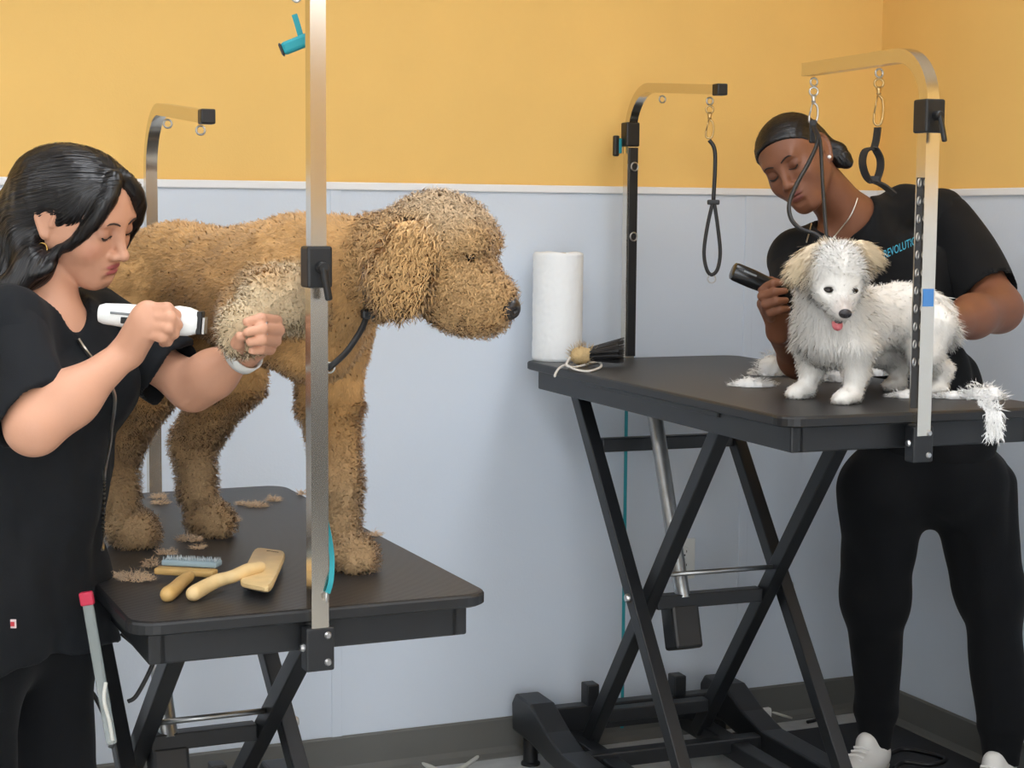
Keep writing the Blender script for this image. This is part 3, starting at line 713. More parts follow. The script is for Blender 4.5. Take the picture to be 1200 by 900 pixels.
def skin_tint(V, base, s_lips=None, L=None, B=None, sc=1, lip=None, blush=None, red=.04):
    c = np.repeat(C3(base)[None], len(V), 0)*(1+red*vnoise(V, 30))[:, None]
    if L is not None:
        q = (V-L(0, 0, 0)) @ B/sc
        d1 = np.linalg.norm((q-np.array([.093, 0, -.0635]))/np.array([.013, .0195, .0054]), axis=1); d2 = np.linalg.norm((q-np.array([.091, 0, -.0752]))/np.array([.013, .0170, .0062]), axis=1)
        w = np.clip((1.12-np.minimum(d1, d2))/.25, 0, 1)[:, None]; c = c*(1-w)+C3(lip)*w
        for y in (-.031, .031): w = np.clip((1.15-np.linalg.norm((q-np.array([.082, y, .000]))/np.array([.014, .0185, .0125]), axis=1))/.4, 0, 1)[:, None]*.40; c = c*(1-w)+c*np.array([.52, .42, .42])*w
        if blush is not None:
            for y in (-.042, .042): w = np.clip((.026-np.linalg.norm(q-np.array([.066, y, -.034]), axis=1))/.02, 0, 1)[:, None]*.45; c = c*(1-w)+C3(blush)*w
    return np.clip(c, 0, 1)
def folds(P, amp=.004, sc=9., dirv=(0, 0, 1)):
    d = np.asarray(dirv, float); Q = P-(P @ d)[:, None]*d*.55
    return amp*(1-np.abs(vnoise(Q, sc))*2)*.8+amp*.5*vnoise(Q, sc*2.3)

# ---------------- woman beside the low table
def build_woman1():
    ST = head_frame(1.02, 0, 0); tf, tl = ST[:, 0], ST[:, 1]        # torso facing, her left
    hc = at(93, 249, 2.80); B = head_frame(1.20, .38, .16); sc = .945
    s, L = head_sdf(hc, B, sc)
    nb = at(57, 372, 2.80)                                           # base of the neck
    s.rc(L(-.044, 0, -.045), nb-tf*.01, .045, .048, .010).rc(nb, nb+tf*.0-HZ*.06, .052, .058, .03).rc(nb+tl*.09-HZ*.03, nb-tl*.09-HZ*.03, .035, .035, .04)
    s.ell(nb+tf*.018-HZ*.085, (.042, .10, .08), np.stack([tf, tl, HZ], 1), .04)
    shR, shL = at(10, 378, 2.69), at(112, 376, 2.93)
    elR, wrR = at(40, 500, 2.60), at(150, 412, 2.665)
    elL, wrL = at(226, 454, 2.88), at(287, 413, 2.79)
    hv = s.mesh(.0024*1.0, smooth=1)
    a = SDF().chain([shR, elR], [.044, .038], .04).chain([elR, elR*.62+wrR*.38+np.array([0, 0, -.002]), wrR], [.038, .0375, .0230], .035)
    k1 = at(171, 374, 2.635); a.rc(wrR, k1, .024, .025, .012).rc(wrR, at(172, 386, 2.632), .022, .018, .012).rc(at(158, 397, 2.655), at(174, 364, 2.632), .02, .0145, .012)
    for pts in ([(172, 362, 2.632), (196, 361, 2.620), (206, 369, 2.636), (204, 376, 2.660)], [(176, 371, 2.627), (200, 372, 2.613), (208, 381, 2.632), (204, 388, 2.657)], [(176, 381, 2.627), (197, 384, 2.613), (204, 391, 2.632), (199, 396, 2.657)], [(173, 390, 2.632), (190, 395, 2.620), (196, 400, 2.640), (191, 402, 2.658)]):
        a.chain([at(*p) for p in pts], [.0105, .0090, .0080, .0068], .004)
    a.chain([at(158, 388, 2.675), at(172, 377, 2.700), at(186, 372, 2.702), at(197, 371, 2.695)], [.015, .0115, .0095, .008], .008)
    av = a.mesh(.0028)
    b = SDF().chain([shL, elL], [.041, .034], .04).chain([elL, elL*.62+wrL*.38, wrL], [.034, .035, .0245], .035)
    b.rc(wrL, at(305, 397, 2.757), .024, .026, .012).rc(at(298, 404, 2.77), at(316, 388, 2.745), .022, .018, .012)
    for pts in ([(318, 385, 2.745), (324, 376, 2.695), (306, 373, 2.648), (289, 377, 2.636)], [(319, 393, 2.742), (327, 387, 2.688), (308, 385, 2.640), (290, 389, 2.630)], [(316, 402, 2.742), (323, 399, 2.690), (307, 398, 2.644), (293, 401, 2.636)], [(310, 408, 2.745), (316, 409, 2.700), (305, 409, 2.665), (296, 411, 2.655)]):
        b.chain([at(*p) for p in pts], [.0105, .0092, .0082, .0070], .004)
    b.chain([at(298, 408, 2.765), at(285, 408, 2.705), at(278, 402, 2.660), at(281, 394, 2.640)], [.014, .0105, .0090, .008], .008)
    bv = b.mesh(.0028)
    # trunk and legs below the clothes, joined to the same body
    hip = at(12, 705, 2.82); hip[2] = .80; ch = at(52, 455, 2.82)
    w = SDF().rc(nb-HZ*.09, ch, .06, .075, .04).rc(ch, hip, .075, .075, .04); legs = []
    for q in (-1, 1):
        h0 = hip+tl*q*.085-HZ*.02; kn = h0*1.0; kn[2] = .45; kn = kn-tf*.01; an = kn.copy()-tf*.03; an[2] = .07; legs.append((h0, kn, an))
        w.chain([h0, kn, an], [.07, .055, .035], .03).rc(an-HZ*.03, an+tf*.10-HZ*.04, .033, .028, .02)
    wv = w.mesh(.012)
    V, F = join(hv, av, bv, wv)
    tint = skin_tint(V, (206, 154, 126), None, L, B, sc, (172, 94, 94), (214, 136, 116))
    p = mesh_obj('person', V, F, skinm, None, tint)
    tag(p, 'person in a black zip-front tunic bending over the tan dog, long dark hair', 'person')
    face_features(p, s, L, hc, B, sc, (52, 38, 32))
    # tunic
    t = SDF(); TB = np.stack([tf, tl, HZ], 1)
    t.ell(at(53, 440, 2.82), (.105, .148, .135), TB, .04).ell(at(44, 545, 2.82), (.110, .145, .15), TB, .06).ell(at(18, 680, 2.82), (.118, .165, .15), TB, .07)
    t.rc(hip+HZ*.02+tl*.07, hip-HZ*.07+tl*.08, .10, .120, .05).rc(hip+HZ*.02-tl*.07, hip-HZ*.07-tl*.08, .10, .120, .05)
    for q in (-1, 1): t.ell(at(53, 455, 2.82)+tf*.072+tl*q*.066, (.062, .066, .068), TB, .05)
    t.rc(shR-HZ*.005, nb+tf*.0-HZ*.005-tl*.03, .058, .052, .05).rc(shL-HZ*.005, nb-HZ*.005+tl*.03, .056, .052, .05)
    eR = shR*.06+elR*.94; eL = shL*.22+elL*.78
    dR = _n(elR-shR); dL = _n(elL-shL)
    hemR = shR+dR*np.linalg.norm(elR-shR)*.90; hemL = shL+dL*np.linalg.norm(elL-shL)*.80
    t.chain([shR, shR*.6+elR*.4], [.060, .056], .035).chain([shL, shL*.6+elL*.4], [.058, .054], .035)
    nR = _n(dR+.45*_n(wrR-elR))
    sl1 = SDF().chain([shR, elR+dR*.03], [.060, .066], .02).half(hemR, nR, .004).rc(hemR-dR*.03, elR+dR*.05, .048, .056, .004, True)
    sl2 = SDF().chain([shL, elL], [.058, .070], .02).half(hemL, dL, .004).rc(hemL-dL*.03, hemL+dL*.05, .050, .060, .004, True)
    zc_ = hip[2]-.065; t.half((hip[0], hip[1], zc_), (0, 0, -1), .004, hip-.35, hip+np.array([.35, .35, -.0]))
    # neck opening with a V at the front
    t.rc(L(-.03, 0, -.1), nb+HZ*.02+tf*.005, .05, .052, .008, True).rc(nb+tf*.03+HZ*.022, nb+tf*.105-HZ*.004, .036, .008, .006, True).rc(nb+tf*.055+HZ*.012, nb+tf*.145-HZ*.03, .020, .004, .005, True)
    dsp = lambda P: folds(P, .011, 11., (0, 0, 1))+.0012*vnoise(P, 45)
    V, F = join(t.mesh(.0055, disp=dsp), sl1.mesh(.0045, disp=lambda P: folds(P, .007, 13., dR)), sl2.mesh(.0045, disp=lambda P: folds(P, .007, 13., dL)))
    tun = mesh_obj('tunic', V, F, scrubm, p)
    from mathutils.bvhtree import BVHTree
    bvh = BVHTree.FromPolygons([tuple(v) for v in V], [tuple(f) for f in F])
    def snap(px, py, off=.003):
        d = _ray(px, py); hit = bvh.ray_cast(Vector(CAM), Vector(_n(d)))[0]
        return None if hit is None else np.array(hit)-_n(d)*off
    zp = [snap(*q) for q in ((92, 398), (100, 410), (112, 425), (125, 442), (134, 462), (134, 480), (131, 500), (129, 520), (124, 545), (122, 565), (128, 585), (126, 605), (121, 625), (120, 645))]
    zp = [q for q in zp if q is not None]
    MB().tube(smooth_pts(zp, 5), .0016, 6).build('zip_tape', mat('dark_tape', (16, 17, 19), .7), tun)
    mb = MB(); Q = smooth_pts(zp, 12)
    for i in range(0, len(Q)-1, 1): mb.box(Q[i]-_ray(120, 500)*.0022, (.0042, .0042, .0026), 0, align(Vector(Q[i+1]-Q[i])))
    z = mb.build('zip_teeth', mat('zip_metal', (205, 200, 190), .3, metal=1.), tun); z['kind'] = 'stuff'
    q = snap(15, 731, .002); MB().box(q, (.011, .002, .014), .0004, align((0, 0, 1), Vector(HR))).build('brand_tag', mat('tag_white', (220, 200, 200), .7), tun)
    MB().box(q+HT*.002, (.006, .001, .007), .0, align((0, 0, 1), Vector(HR))).build('tag_mark', mat('tag_red', (190, 50, 60), .7), tun)
    # trousers
    t = SDF()
    for q, (h0, kn, an) in zip((-1, 1), legs): t.chain([h0-HZ*.0, kn, an+HZ*.02], [.086, .076, .062], .04).half(an+HZ*.005, (0, 0, -1), .003, an-.1, an+.1)
    t.rc(hip+tl*.06-HZ*.03, hip-tl*.06-HZ*.03, .085, .085, .05)
    V, F = t.mesh(.007, disp=lambda P: folds(P, .010, 9.)); tr = mesh_obj('trousers', V, F, trouserm, p)
    fl = legs[0][0]*.62+legs[0][1]*.38; fl = fl+HT*.088-tf*.03
    MB().box(fl, (.10, .006, .07), .002, align((0, 0, 1), Vector(HR+HT*.2))).build('pocket_flap', trouserm, tr)
    for q, (h0, kn, an) in zip((-1, 1), legs):
        sh = SDF().ell((an[0]+tf[0]*.03, an[1]+tf[1]*.03, .035), (.125, .043, .035), TB, .01).ell((an[0]-tf[0]*.03, an[1]-tf[1]*.03, .05), (.05, .038, .045), TB, .02).half((an[0], an[1], .0), (0, 0, -1), .002, an-.2, an+.2)
        v, f = sh.mesh(.007); mesh_obj('shoe', v, f, plasticb, p)
    # hair
    h = SDF()
    def e(pp, r, k, sub=False): h.ell(L(*pp), sc*np.array(r), B, k*sc, sub)
    e((-.018, 0, .028), (.100, .079, .081), .02); e((.010, 0, .045), (.080, .070, .058), .03)
    h.ell(L(.088, -.004, -.028), sc*np.array((.080, .070, .106)), B, .012*sc, True)
    h.ell(L(-.010, -.088, -.010), sc*np.array((.021, .025, .032)), B, .008*sc, True)
    bk = [L(-.062, 0, .01), L(-.085, 0, -.06), at(22, 318, 2.83), at(-12, 365, 2.80), at(-32, 430, 2.77)]
    h.chain(bk, [.072, .066, .058, .052, .035], .03)
    h.chain([L(-.05, -.045, .0), L(-.062, -.058, -.06), at(40, 312, 2.755), at(12, 338, 2.735)], [.035, .028, .026, .022], .02)
    # front locks: near side sweeping past the cheek to behind the shoulder, far side along the forehead
    lock(h, [L(.062, -.012, .092), L(.076, -.040, .060), L(.069, -.058, .018), L(.047, -.066, -.026), L(.018, -.069, -.056), at(58, 314, 2.735), at(38, 321, 2.73)], [.012, .0125, .0095, .0060, .0050, .0050, .005], .008)
    lock(h, [L(.060, .008, .092), L(.079, .034, .064), L(.077, .055, .025), L(.060, .067, -.02), L(.045, .071, -.07)], [.012, .0125, .011, .010, .008], .008)
    hfl = lambda P: P
    part_ax = B[:, 2]
    V, F = h.mesh(.0036, disp=lambda P: .0016*vnoise(P*np.array([1, 1, .35]), 140), smooth=1)
    hair = mesh_obj('hair', V, F, hairm, p)
    bkv = _n(bk[3]-bk[1])
    def flow(P):
        q = (P-hc) @ B/sc; sg = np.where(q[:, 1] < 0, -1., 1.)[:, None]
        d = -B[:, 0]*.8-B[:, 2]*.5+sg*B[:, 1]*np.clip(.7-np.abs(q[:, 1])*9, 0, 1)[:, None]
        fr = np.clip((q[:, 0]-.01)/.04, 0, 1)[:, None]*np.clip((.085-q[:, 2])/.03, 0, 1)[:, None]; d = d*(1-fr)+(-B[:, 2]*.95-B[:, 0]*.3)*fr
        lo_ = np.clip((-.02-q[:, 2])/.05, 0, 1)[:, None]; return d*(1-lo_)+bkv*lo_
    P, n = scatter(V, F, 3600); M = len(P)
    tt = np.repeat(C3((22, 20, 21))[None], M, 0)*rng.uniform(.45, 1.9, M)[:, None]
    RV, RF, RN, RC = strands(V, F, P, flow, .0075, 11, rng.uniform(.0004, .0022, M), .0026, tt)
    hsm = mat('hair_strand', (24, 21, 21), .34, attr=True, spec=.5)
    st = mesh_obj('hair_strands', RV, RF, hsm, hair, RC, True, RN); st['kind'] = 'stuff'
    # earring, wrist band, ring
    lob = L(-.006, -.079, -.044); MB().torus(lob-HZ*.012, .0095, .0013, np.cross(HZ, tl)*.3+HT*.9, 20, 6).build('earring', mat('gold', (200, 165, 95), .25, metal=1.), p, smooth=True)
    ax = _n(wrL-elL); cw = wrL-ax*.004
    xx = np.array(align(Vector(ax))); mb = MB(); n_ = 28
    R0, R1 = .0305, .0335; V = []; F = []
    for i in range(n_):
        a_ = 2*PI*i/n_; d = xx[:, 0]*math.cos(a_)+xx[:, 1]*math.sin(a_)
        for r_, h_ in ((R0, -.010), (R1, -.009), (R1, .009), (R0, .010)): V.append(cw+d*r_+ax*h_)
    for i in range(n_):
        for j in range(4): F.append((i*4+j, i*4+(j+1) % 4, ((i+1) % n_)*4+(j+1) % 4, ((i+1) % n_)*4+j))
    mb.add(V, F).build('wrist_band', mat('white_silicone', (226, 226, 222), .5), p, smooth=True)
    MB().torus(at(313, 385, 2.650), .0098, .0016, HR, 16, 6).build('ring', screwm, p, smooth=True)
    return p
woman1 = build_woman1()

# ---------------- woman behind the tall table
def build_woman2():
    hc = at(933.5, 188.5, 4.04); B = head_frame(-.573, .283, .481); sc = 1.0
    s, L = head_sdf(hc, B, sc)
    ST = head_frame(-.62, 0, 0); tf, tl = ST[:, 0], ST[:, 1]; TB = np.stack([tf, tl, HZ], 1)
    nb = at(1002, 262, 4.14)
    s.rc(L(-.030, 0, -.04), nb, .054, .058, .03).rc(nb, nb+tf*.0-HZ*.05, .056, .056, .04)
    shR, shL = at(928, 305, 4.10), at(1108, 256, 4.22)
    s.rc(nb, shL*.4+nb*.6-HZ*.015, .042, .026, .03).rc(nb, shR*.5+nb*.5, .046, .032, .04).ell(nb-tf*.015-tl*.02-HZ*.045, (.040, .055, .04), TB, .03)
    hv = s.mesh(.0026)
    elL, wrL = at(1170, 362, 4.02), at(1108, 380, 3.82)
    a = SDF().chain([shL, elL], [.056, .052], .03).chain([elL, elL*.5+wrL*.5, wrL], [.052, .047, .034], .03)
    a.rc(wrL, at(1092, 384, 3.775), .032, .03, .015)
    for i, pts in enumerate(([(1088, 376, 3.765), (1078, 377, 3.735), (1070, 380, 3.72)], [(1086, 382, 3.76), (1075, 384, 3.73), (1067, 387, 3.715)], [(1087, 389, 3.76), (1077, 391, 3.735), (1069, 394, 3.72)], [(1089, 395, 3.765), (1081, 398, 3.745), (1074, 401, 3.735)], [(1096, 375, 3.77), (1090, 368, 3.745), (1083, 364, 3.73)])):
        a.chain([at(*q) for q in pts], [.0105, .0092, .0078], .004)
    av = a.mesh(.0032)
    elR, wrR = at(938, 418, 3.86), at(914, 388, 3.72)
    b = SDF().chain([shR, elR], [.052, .046], .03).chain([elR, wrR], [.046, .029], .03)
    b.rc(wrR, at(908, 362, 3.685), .027, .029, .012).rc(at(912, 374, 3.70), at(896, 356, 3.672), .022, .017, .012)
    for pts in ([(898, 347, 3.672), (893, 338, 3.645), (906, 332, 3.628), (918, 331, 3.632)], [(897, 355, 3.665), (893, 347, 3.635), (907, 342, 3.618), (920, 341, 3.622)], [(898, 364, 3.662), (897, 357, 3.632), (910, 353, 3.618), (921, 352, 3.624)], [(903, 372, 3.665), (903, 366, 3.638), (914, 363, 3.625), (923, 362, 3.632)]):
        b.chain([at(*q) for q in pts], [.0108, .0098, .0088, .0072], .004)
    b.chain([at(910, 362, 3.70), at(915, 346, 3.705), at(911, 333, 3.70), at(903, 328, 3.69)], [.015, .012, .010, .0085], .008)
    bv = b.mesh(.0030)
    hip = at(1086, 545, 4.32); ch = at(1045, 345, 4.19); wai = at(1070, 450, 4.27)
    legs = []
    for top, knee, ank in (((1032, 575, 4.30), (1025, 700, 4.40), (1024, 850, 4.52)), ((1140, 570, 4.33), (1161, 700, 4.35), (1172, 868, 4.37))):
        p0, p1, p2 = at(*top), at(*knee), at(*ank); p2[2] = max(p2[2], .10); legs.append((p0, p1, p2))
    w = SDF().chain([nb-tf*.015-HZ*.06, ch-tf*.02, wai, hip], [.045, .07, .08, .08], .04)
    for p0, p1, p2 in legs: w.chain([p0, p1, p2], [.075, .06, .036], .03).rc(p2-HZ*.04, p2+tf*.06-HZ*.065, .028, .02, .02)
    wv = w.mesh(.012)
    V, F = join(hv, av, bv, wv)
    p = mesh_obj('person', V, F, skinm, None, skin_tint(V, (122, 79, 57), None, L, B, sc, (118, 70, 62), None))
    tag(p, 'person in a black T-shirt clipping the white dog, dark hair in a bun', 'person')
    face_features(p, s, L, hc, B, sc, (26, 18, 16))
    # T-shirt
    t = SDF()
    t.ell(ch, (.118, .172, .165), TB, .05).ell(wai, (.120, .165, .16), TB, .06).ell(hip+HZ*.08, (.130, .178, .15), TB, .06)
    t.rc(nb+tl*.055-HZ*.05+tf*.01, ch+tl*.05+tf*.02, .062, .09, .04)
    for q in (-1, 1): t.ell(ch+tf*.075+tl*q*.075-HZ*.02, (.062, .07, .07), TB, .05)
    t.chain([nb+tl*.03+HZ*.006, nb*.45+shL*.55+HZ*.022, shL], [.058, .056, .060], .04).chain([nb-tl*.03-HZ*.01, shR], [.05, .058], .04)
    dL = _n(elL-shL); LL = np.linalg.norm(elL-shL); hemL = shL+dL*LL*.86; dR = _n(elR-shR); LR = np.linalg.norm(elR-shR); hemR = shR+dR*LR*.84
    t.chain([shL, shL*.6+elL*.4], [.062, .064], .04).chain([shR, shR*.6+elR*.4], [.060, .056], .04)
    sl1 = SDF().chain([shL, elL], [.062, .078], .02).half(hemL, dL, .004).rc(hemL-dL*.03, hemL+dL*.05, .060, .068, .004, True)
    sl2 = SDF().chain([shR, elR], [.060, .060], .02).half(hemR, dR, .004).rc(hemR-dR*.03, hemR+dR*.05, .048, .054, .004, True)
    t.half(hip-HZ*.03, (0, 0, -1), .004, hip-.3, hip+np.array([.3, .3, 0]))
    t.rc(L(-.03, 0, -.08), nb+HZ*.01, .055, .060, .01, True).ell(at(984, 240, 4.09), (.085, .080, .078), TB, .006, True)
    V, F = join(t.mesh(.005, disp=lambda P: (folds(P, .013, 8.)+.0015*vnoise(P, 35))*np.clip((np.linalg.norm(P-at(984, 240, 4.09), axis=1)-.09)/.06, 0, 1)), sl1.mesh(.005, disp=lambda P: folds(P, .009, 10., dL)), sl2.mesh(.005, disp=lambda P: folds(P, .007, 12., dR)))
    sh = mesh_obj('t_shirt', V, F, blackcloth, p)
    from mathutils.bvhtree import BVHTree
    bvh = BVHTree.FromPolygons([tuple(v) for v in V], [tuple(f) for f in F])
    # chest lettering, wrapped on the cloth
    fc = bpy.data.curves.new('lettering', 'FONT'); fc.body = 'REVOLUTION'; fc.size = 1; fc.resolution_u = 3
    tmp = bpy.data.objects.new('lettering', fc); COL.objects.link(tmp); bpy.context.view_layer.update()
    me = bpy.data.meshes.new_from_object(tmp.evaluated_get(bpy.context.evaluated_depsgraph_get())); bpy.data.objects.remove(tmp); bpy.data.curves.remove(fc)
    co = np.array([v.co for v in me.vertices]); co -= co.min(0); W_, H_ = co[:, 0].max(), co[:, 1].max()
    bmx = bmesh.new(); bmx.from_mesh(me); bmesh.ops.triangulate(bmx, faces=bmx.faces)
    ang = math.radians(24); x0, y0 = 1036.5, 303
    for v, c_ in zip(bmx.verts, co):
        u_, w_ = c_[0]/W_*47, c_[1]/H_*10.5; px, py = x0+u_*math.cos(ang)-w_*math.sin(ang)*.2, y0-u_*math.sin(ang)-w_*math.cos(ang)
        d = _n(_ray(px, py)); hit = bvh.ray_cast(Vector(CAM), Vector(d))[0]; v.co = Vector((np.array(hit) if hit is not None else CAM+d*4.05)-d*.0022)
    bmx.to_mesh(me); bmx.free(); me.name = 'chest_lettering'; link('chest_lettering', me, mat('teal_print', (60, 165, 195), .6), sh)
    # trousers with gathered cuffs
    t = SDF().ell(hip-HZ*.02, (.125, .175, .13), TB, .05)
    for p0, p1, p2 in legs:
        t.chain([p0, p1, p2+HZ*.05], [.112, .082, .058], .05).rc(p2+HZ*.035, p2+HZ*.0, .056, .045, .012).rc(p2, p2-HZ*.06, .043, .04, .01).half(p2-HZ*.055, (0, 0, -1), .003, p2-.08, p2+.08)
    V, F = t.mesh(.007, disp=lambda P: folds(P, .011, 8.)); mesh_obj('trousers', V, F, trouserm, p)
    for p0, p1, p2 in legs:
        q = np.array([p2[0], p2[1], 0])
        so = SDF().ell(q+tf*.055+HZ*.045, (.125, .043, .038), TB, .01).ell(q-tf*.0+HZ*.062, (.055, .043, .055), TB, .02).ell(q+tf*.045+HZ*.095, (.03, .028, .03), TB, .015).half(q+HZ*.004, (0, 0, -1), .002, q-.3, q+.3)
        v, f = so.mesh(.006); so_ = mesh_obj('shoe', v, f, whiteshoe, p)
        so2 = SDF().ell(q+tf*.055+HZ*.022, (.130, .047, .024), TB, .004).half(q+HZ*.003, (0, 0, -1), .002, q-.3, q+.3).half(q+HZ*.028, (0, 0, 1), .002, q-.3, q+.3)
        v, f = so2.mesh(.006); mesh_obj('sole', v, f, mat('shoe_sole', (190, 186, 178), .6), so_)
        la = MB()
        for k in range(4): c0 = q+tf*(.075+.016*k)+HZ*(.088-.006*k); la.tube([c0-tl*.022, c0+HZ*.004, c0+tl*.022], .003, 6)
        la.build('laces', mat('shoe_lace', (236, 234, 230), .7), so_)['kind'] = 'stuff'
    # sleek hair and bun
    h = SDF().ell(L(-.016, 0, .032), (.0985, .0755, .0835), B, .02).ell(L(.028, 0, .036), (.060, .0635, .060), B, .03)
    h.half(L(.082, 0, .066), B @ np.array([.60, 0, -.80]), .006)
    h.chain([L(-.075, .02, .0), L(-.082, .036, -.025), at(980, 176, 4.06)], [.045, .034, .018], .02)
    for q, r_ in (((983, 176), .019), ((988, 185), .020), ((992, 191), .016), ((984, 190), .016), ((978, 183), .017)): h.ell(at(q[0], q[1], 4.055), (r_, r_, r_*.9), None, .006)
    V, F = h.mesh(.003, disp=lambda P: .0008*np.sin(((P-hc) @ B[:, 1])*900+6*vnoise(P, 30)))
    hair = mesh_obj('hair', V, F, hairm, p)
    P, n = scatter(V, F, 1500); M = len(P); bunp = at(984, 178, 4.06)
    RV, RF, RN, RC = strands(V, F, P, lambda P: (bunp-P)/np.linalg.norm(bunp-P, axis=1)[:, None], .007, 9, rng.uniform(.0003, .0010, M), .0024, np.repeat(C3((20, 18, 19))[None], M, 0)*rng.uniform(.5, 1.7, M)[:, None])
    st = mesh_obj('hair_strands', RV, RF, MATS['hair_strand'], hair, RC, True, RN); st['kind'] = 'stuff'
    # necklace, ear stud
    s2 = s
    P = [(977, 205), (996, 222), (1008, 232), (1004, 245), (992, 262), (976, 278), (966, 290), (955, 296)]
    body = BVHTree.FromPolygons([tuple(v) for v in hv[0]], [tuple(f) for f in hv[1]]); allb = [body, bvh]
    def snap(px, py):
        d = _n(_ray(px, py)); best = None
        for bb in allb:
            r_ = bb.ray_cast(Vector(CAM), Vector(d))
            if r_[0] is not None and (best is None or r_[3] < best[1]): best = (np.array(r_[0]), r_[3])
        return (best[0] if best else CAM+d*4.1)-d*.003
    N1 = [snap(*q) for q in ((1005, 232), (1002, 241), (996, 254), (986, 267), (977, 278), (969, 286))]
    N2 = [snap(*q) for q in ((951, 262), (949, 270), (947, 277), (945, 284))]
    MB().tube(smooth_pts(N1, 6), .0018, 6).build('necklace', mat('silver_chain', (215, 212, 205), .3, metal=1.), p, smooth=True)
    MB().tube(smooth_pts(N2, 6), .0018, 6).build('necklace', mat('silver_chain', (215, 212, 205), .3, metal=1.), p, smooth=True)
    v, f = SDF().ell(at(972, 184, 3.955), (.005, .005, .005), None).mesh(.0015); mesh_obj('ear_stud', v, f, mat('pearl', (235, 230, 225), .2), p)
    return p
woman2 = build_woman2()

# ------------------------------------------------------------------ leads, nooses and small things
from mathutils.bvhtree import BVHTree
cordm = mat('black_cord', (22, 22, 24), .5)
tealm = mat('teal_webbing', (20, 140, 150), .6)
whitep = mat('white_plastic', (232, 234, 232), .3)
woodm = mat('pale_beech', (226, 196, 142), .5, var=.08, scale=30)
darkwood = mat('honey_wood', (206, 168, 104), .5, var=.08, scale=30)
def snap_hook(par, P, L=.075, axis=None, brassy=False):
    """swivel snap hanging down from P; returns its lower end"""
    P = np.array(P); ax = tuple(HT) if axis is None else axis; m_ = brass if brassy else screwm
    MB().torus(P-HZ*.012, .009, .0024, ax, 16, 6).build('swivel_ring', m_, par, smooth=True)
    k = MB().lathe([(0, .0), (.005, .0), (.006, -.004), (.004, -.010), (.0055, -.014), (.0, -.016)], 12, P-HZ*.020)
    b = P-HZ*.036; x = _n(np.cross(HZ, ax)); h = L-.040
    loop = [b, b-HZ*h*.15+x*.008, b-HZ*h*.55+x*.010, b-HZ*h*.92+x*.006, b-HZ*h-x*.001, b-HZ*h*.88-x*.008, b-HZ*h*.6-x*.008]
    k.tube(smooth_pts(loop, 4), .0026, 6).tube([b-x*.002, b-HZ*h*.6-x*.008], .0018, 6).build('snap_hook', m_, par, smooth=True)
    return P-HZ*L
def noose(name, label, cat='leash'):
    o = empty(name); tag(o, label, cat); return o
def cable(par, name, pts, r, m_, sub=8, n=8): return MB().tube(smooth_pts(pts, sub), r, n).build(name, m_, par, smooth=True)
# black noose by the wall
o = noose('grooming_noose', 'black loop noose hanging empty from the arm near the wall')
e = snap_hook(o, hk2f[1], .085, brassy=True); dN = (e-CAM) @ FW
cable(o, 'cord', [e, at(838, 180, dN), at(836, 236, dN)], .0052, cordm)
MB().box(at(836, 237, dN), (.03, .012, .012), .003, align((0, 0, 1), Vector(HR))).build('slider', plasticb, o)
lp = [at(835, 238, dN), at(829, 265, dN), at(825, 295, dN), at(828, 315, dN), at(834, 322, dN), at(841, 315, dN), at(844, 295, dN), at(841, 265, dN), at(837, 238, dN)]
cable(o, 'loop', lp, .0045, cordm); MB().torus(at(834, 327, dN), .0095, .0018, HT, 18, 6).build('end_ring', screwm, o, smooth=True)
# noose on the white dog
o = noose('dog_noose', 'black noose lead running from the arching arm to the white dog')
e = snap_hook(o, hk2n[1], .085); d0 = (e-CAM) @ FW
mk = lambda px, py, t: at(px, py, d0*(1-t)+3.44*t)
x0 = pe = e
cable(o, 'cord', [e, mk(958, 165, .25), mk(948, 190, .4), mk(934, 215, .55), mk(925, 238, .7), mk(927, 256, .8), mk(938, 268, .9), mk(955, 274, .95), mk(968, 284, 1.)], .0046, cordm)
cable(o, 'cord', [e, mk(961, 165, .25), mk(964, 215, .6), mk(969, 284, 1.)], .0040, cordm)
MB().box(e-HZ*.012, (.016, .012, .05), .004, align((0, 0, 1), Vector(HR))).build('sleeve', plasticb, o)
# buckled strap
o = noose('buckle_strap', 'short black buckled strap hanging beside the arching arm post', 'strap')
e = snap_hook(o, hk2n[0], .10, brassy=True); d1 = (e-CAM) @ FW
def band(par, name, pts, w, th, m_, wdir):
    P = smooth_pts(pts, 5); V = []; F = []; wd = np.array(wdir)
    for i, p in enumerate(P):
        t = _n(P[min(i+1, len(P)-1)]-P[max(i-1, 0)]); wv = _n(wd-t*(wd @ t)); n_ = np.cross(t, wv)
        for a, b in ((-1, -1), (1, -1), (1, 1), (-1, 1)): V.append(p+wv*a*w/2+n_*b*th/2)
    for i in range(len(P)-1):
        for j in range(4): F.append((i*4+j, i*4+(j+1) % 4, i*4+4+(j+1) % 4, i*4+4+j))
    k = (len(P)-1)*4; F += [(3, 2, 1, 0), (k, k+1, k+2, k+3)]
    return MB().add(V, F).build(name, m_, par)
wdr = HT*.75+HR*.65
bk_ = e
py0 = 450-((e-CAM) @ UP)/((e-CAM) @ FW)*F_PX; px0 = 600+((e-CAM) @ RT)/((e-CAM) @ FW)*F_PX
bp_ = lambda dx, dy: at(px0+dx, py0+dy, d1)
band(o, 'strap', [bp_(0, 0), bp_(-2, 15), bp_(-5, 26)], .016, .004, cordm, wdr)
band(o, 'loop', [bp_(-5, 24), bp_(-15, 28), bp_(-18, 42), bp_(-13, 58), bp_(-4, 64), bp_(2, 52), bp_(3, 38), bp_(-2, 27), bp_(-6, 24)], .017, .0035, cordm, wdr)
band(o, 'strap_tail', [bp_(-8, 62), bp_(6, 68), bp_(20, 79)], .016, .004, cordm, wdr)
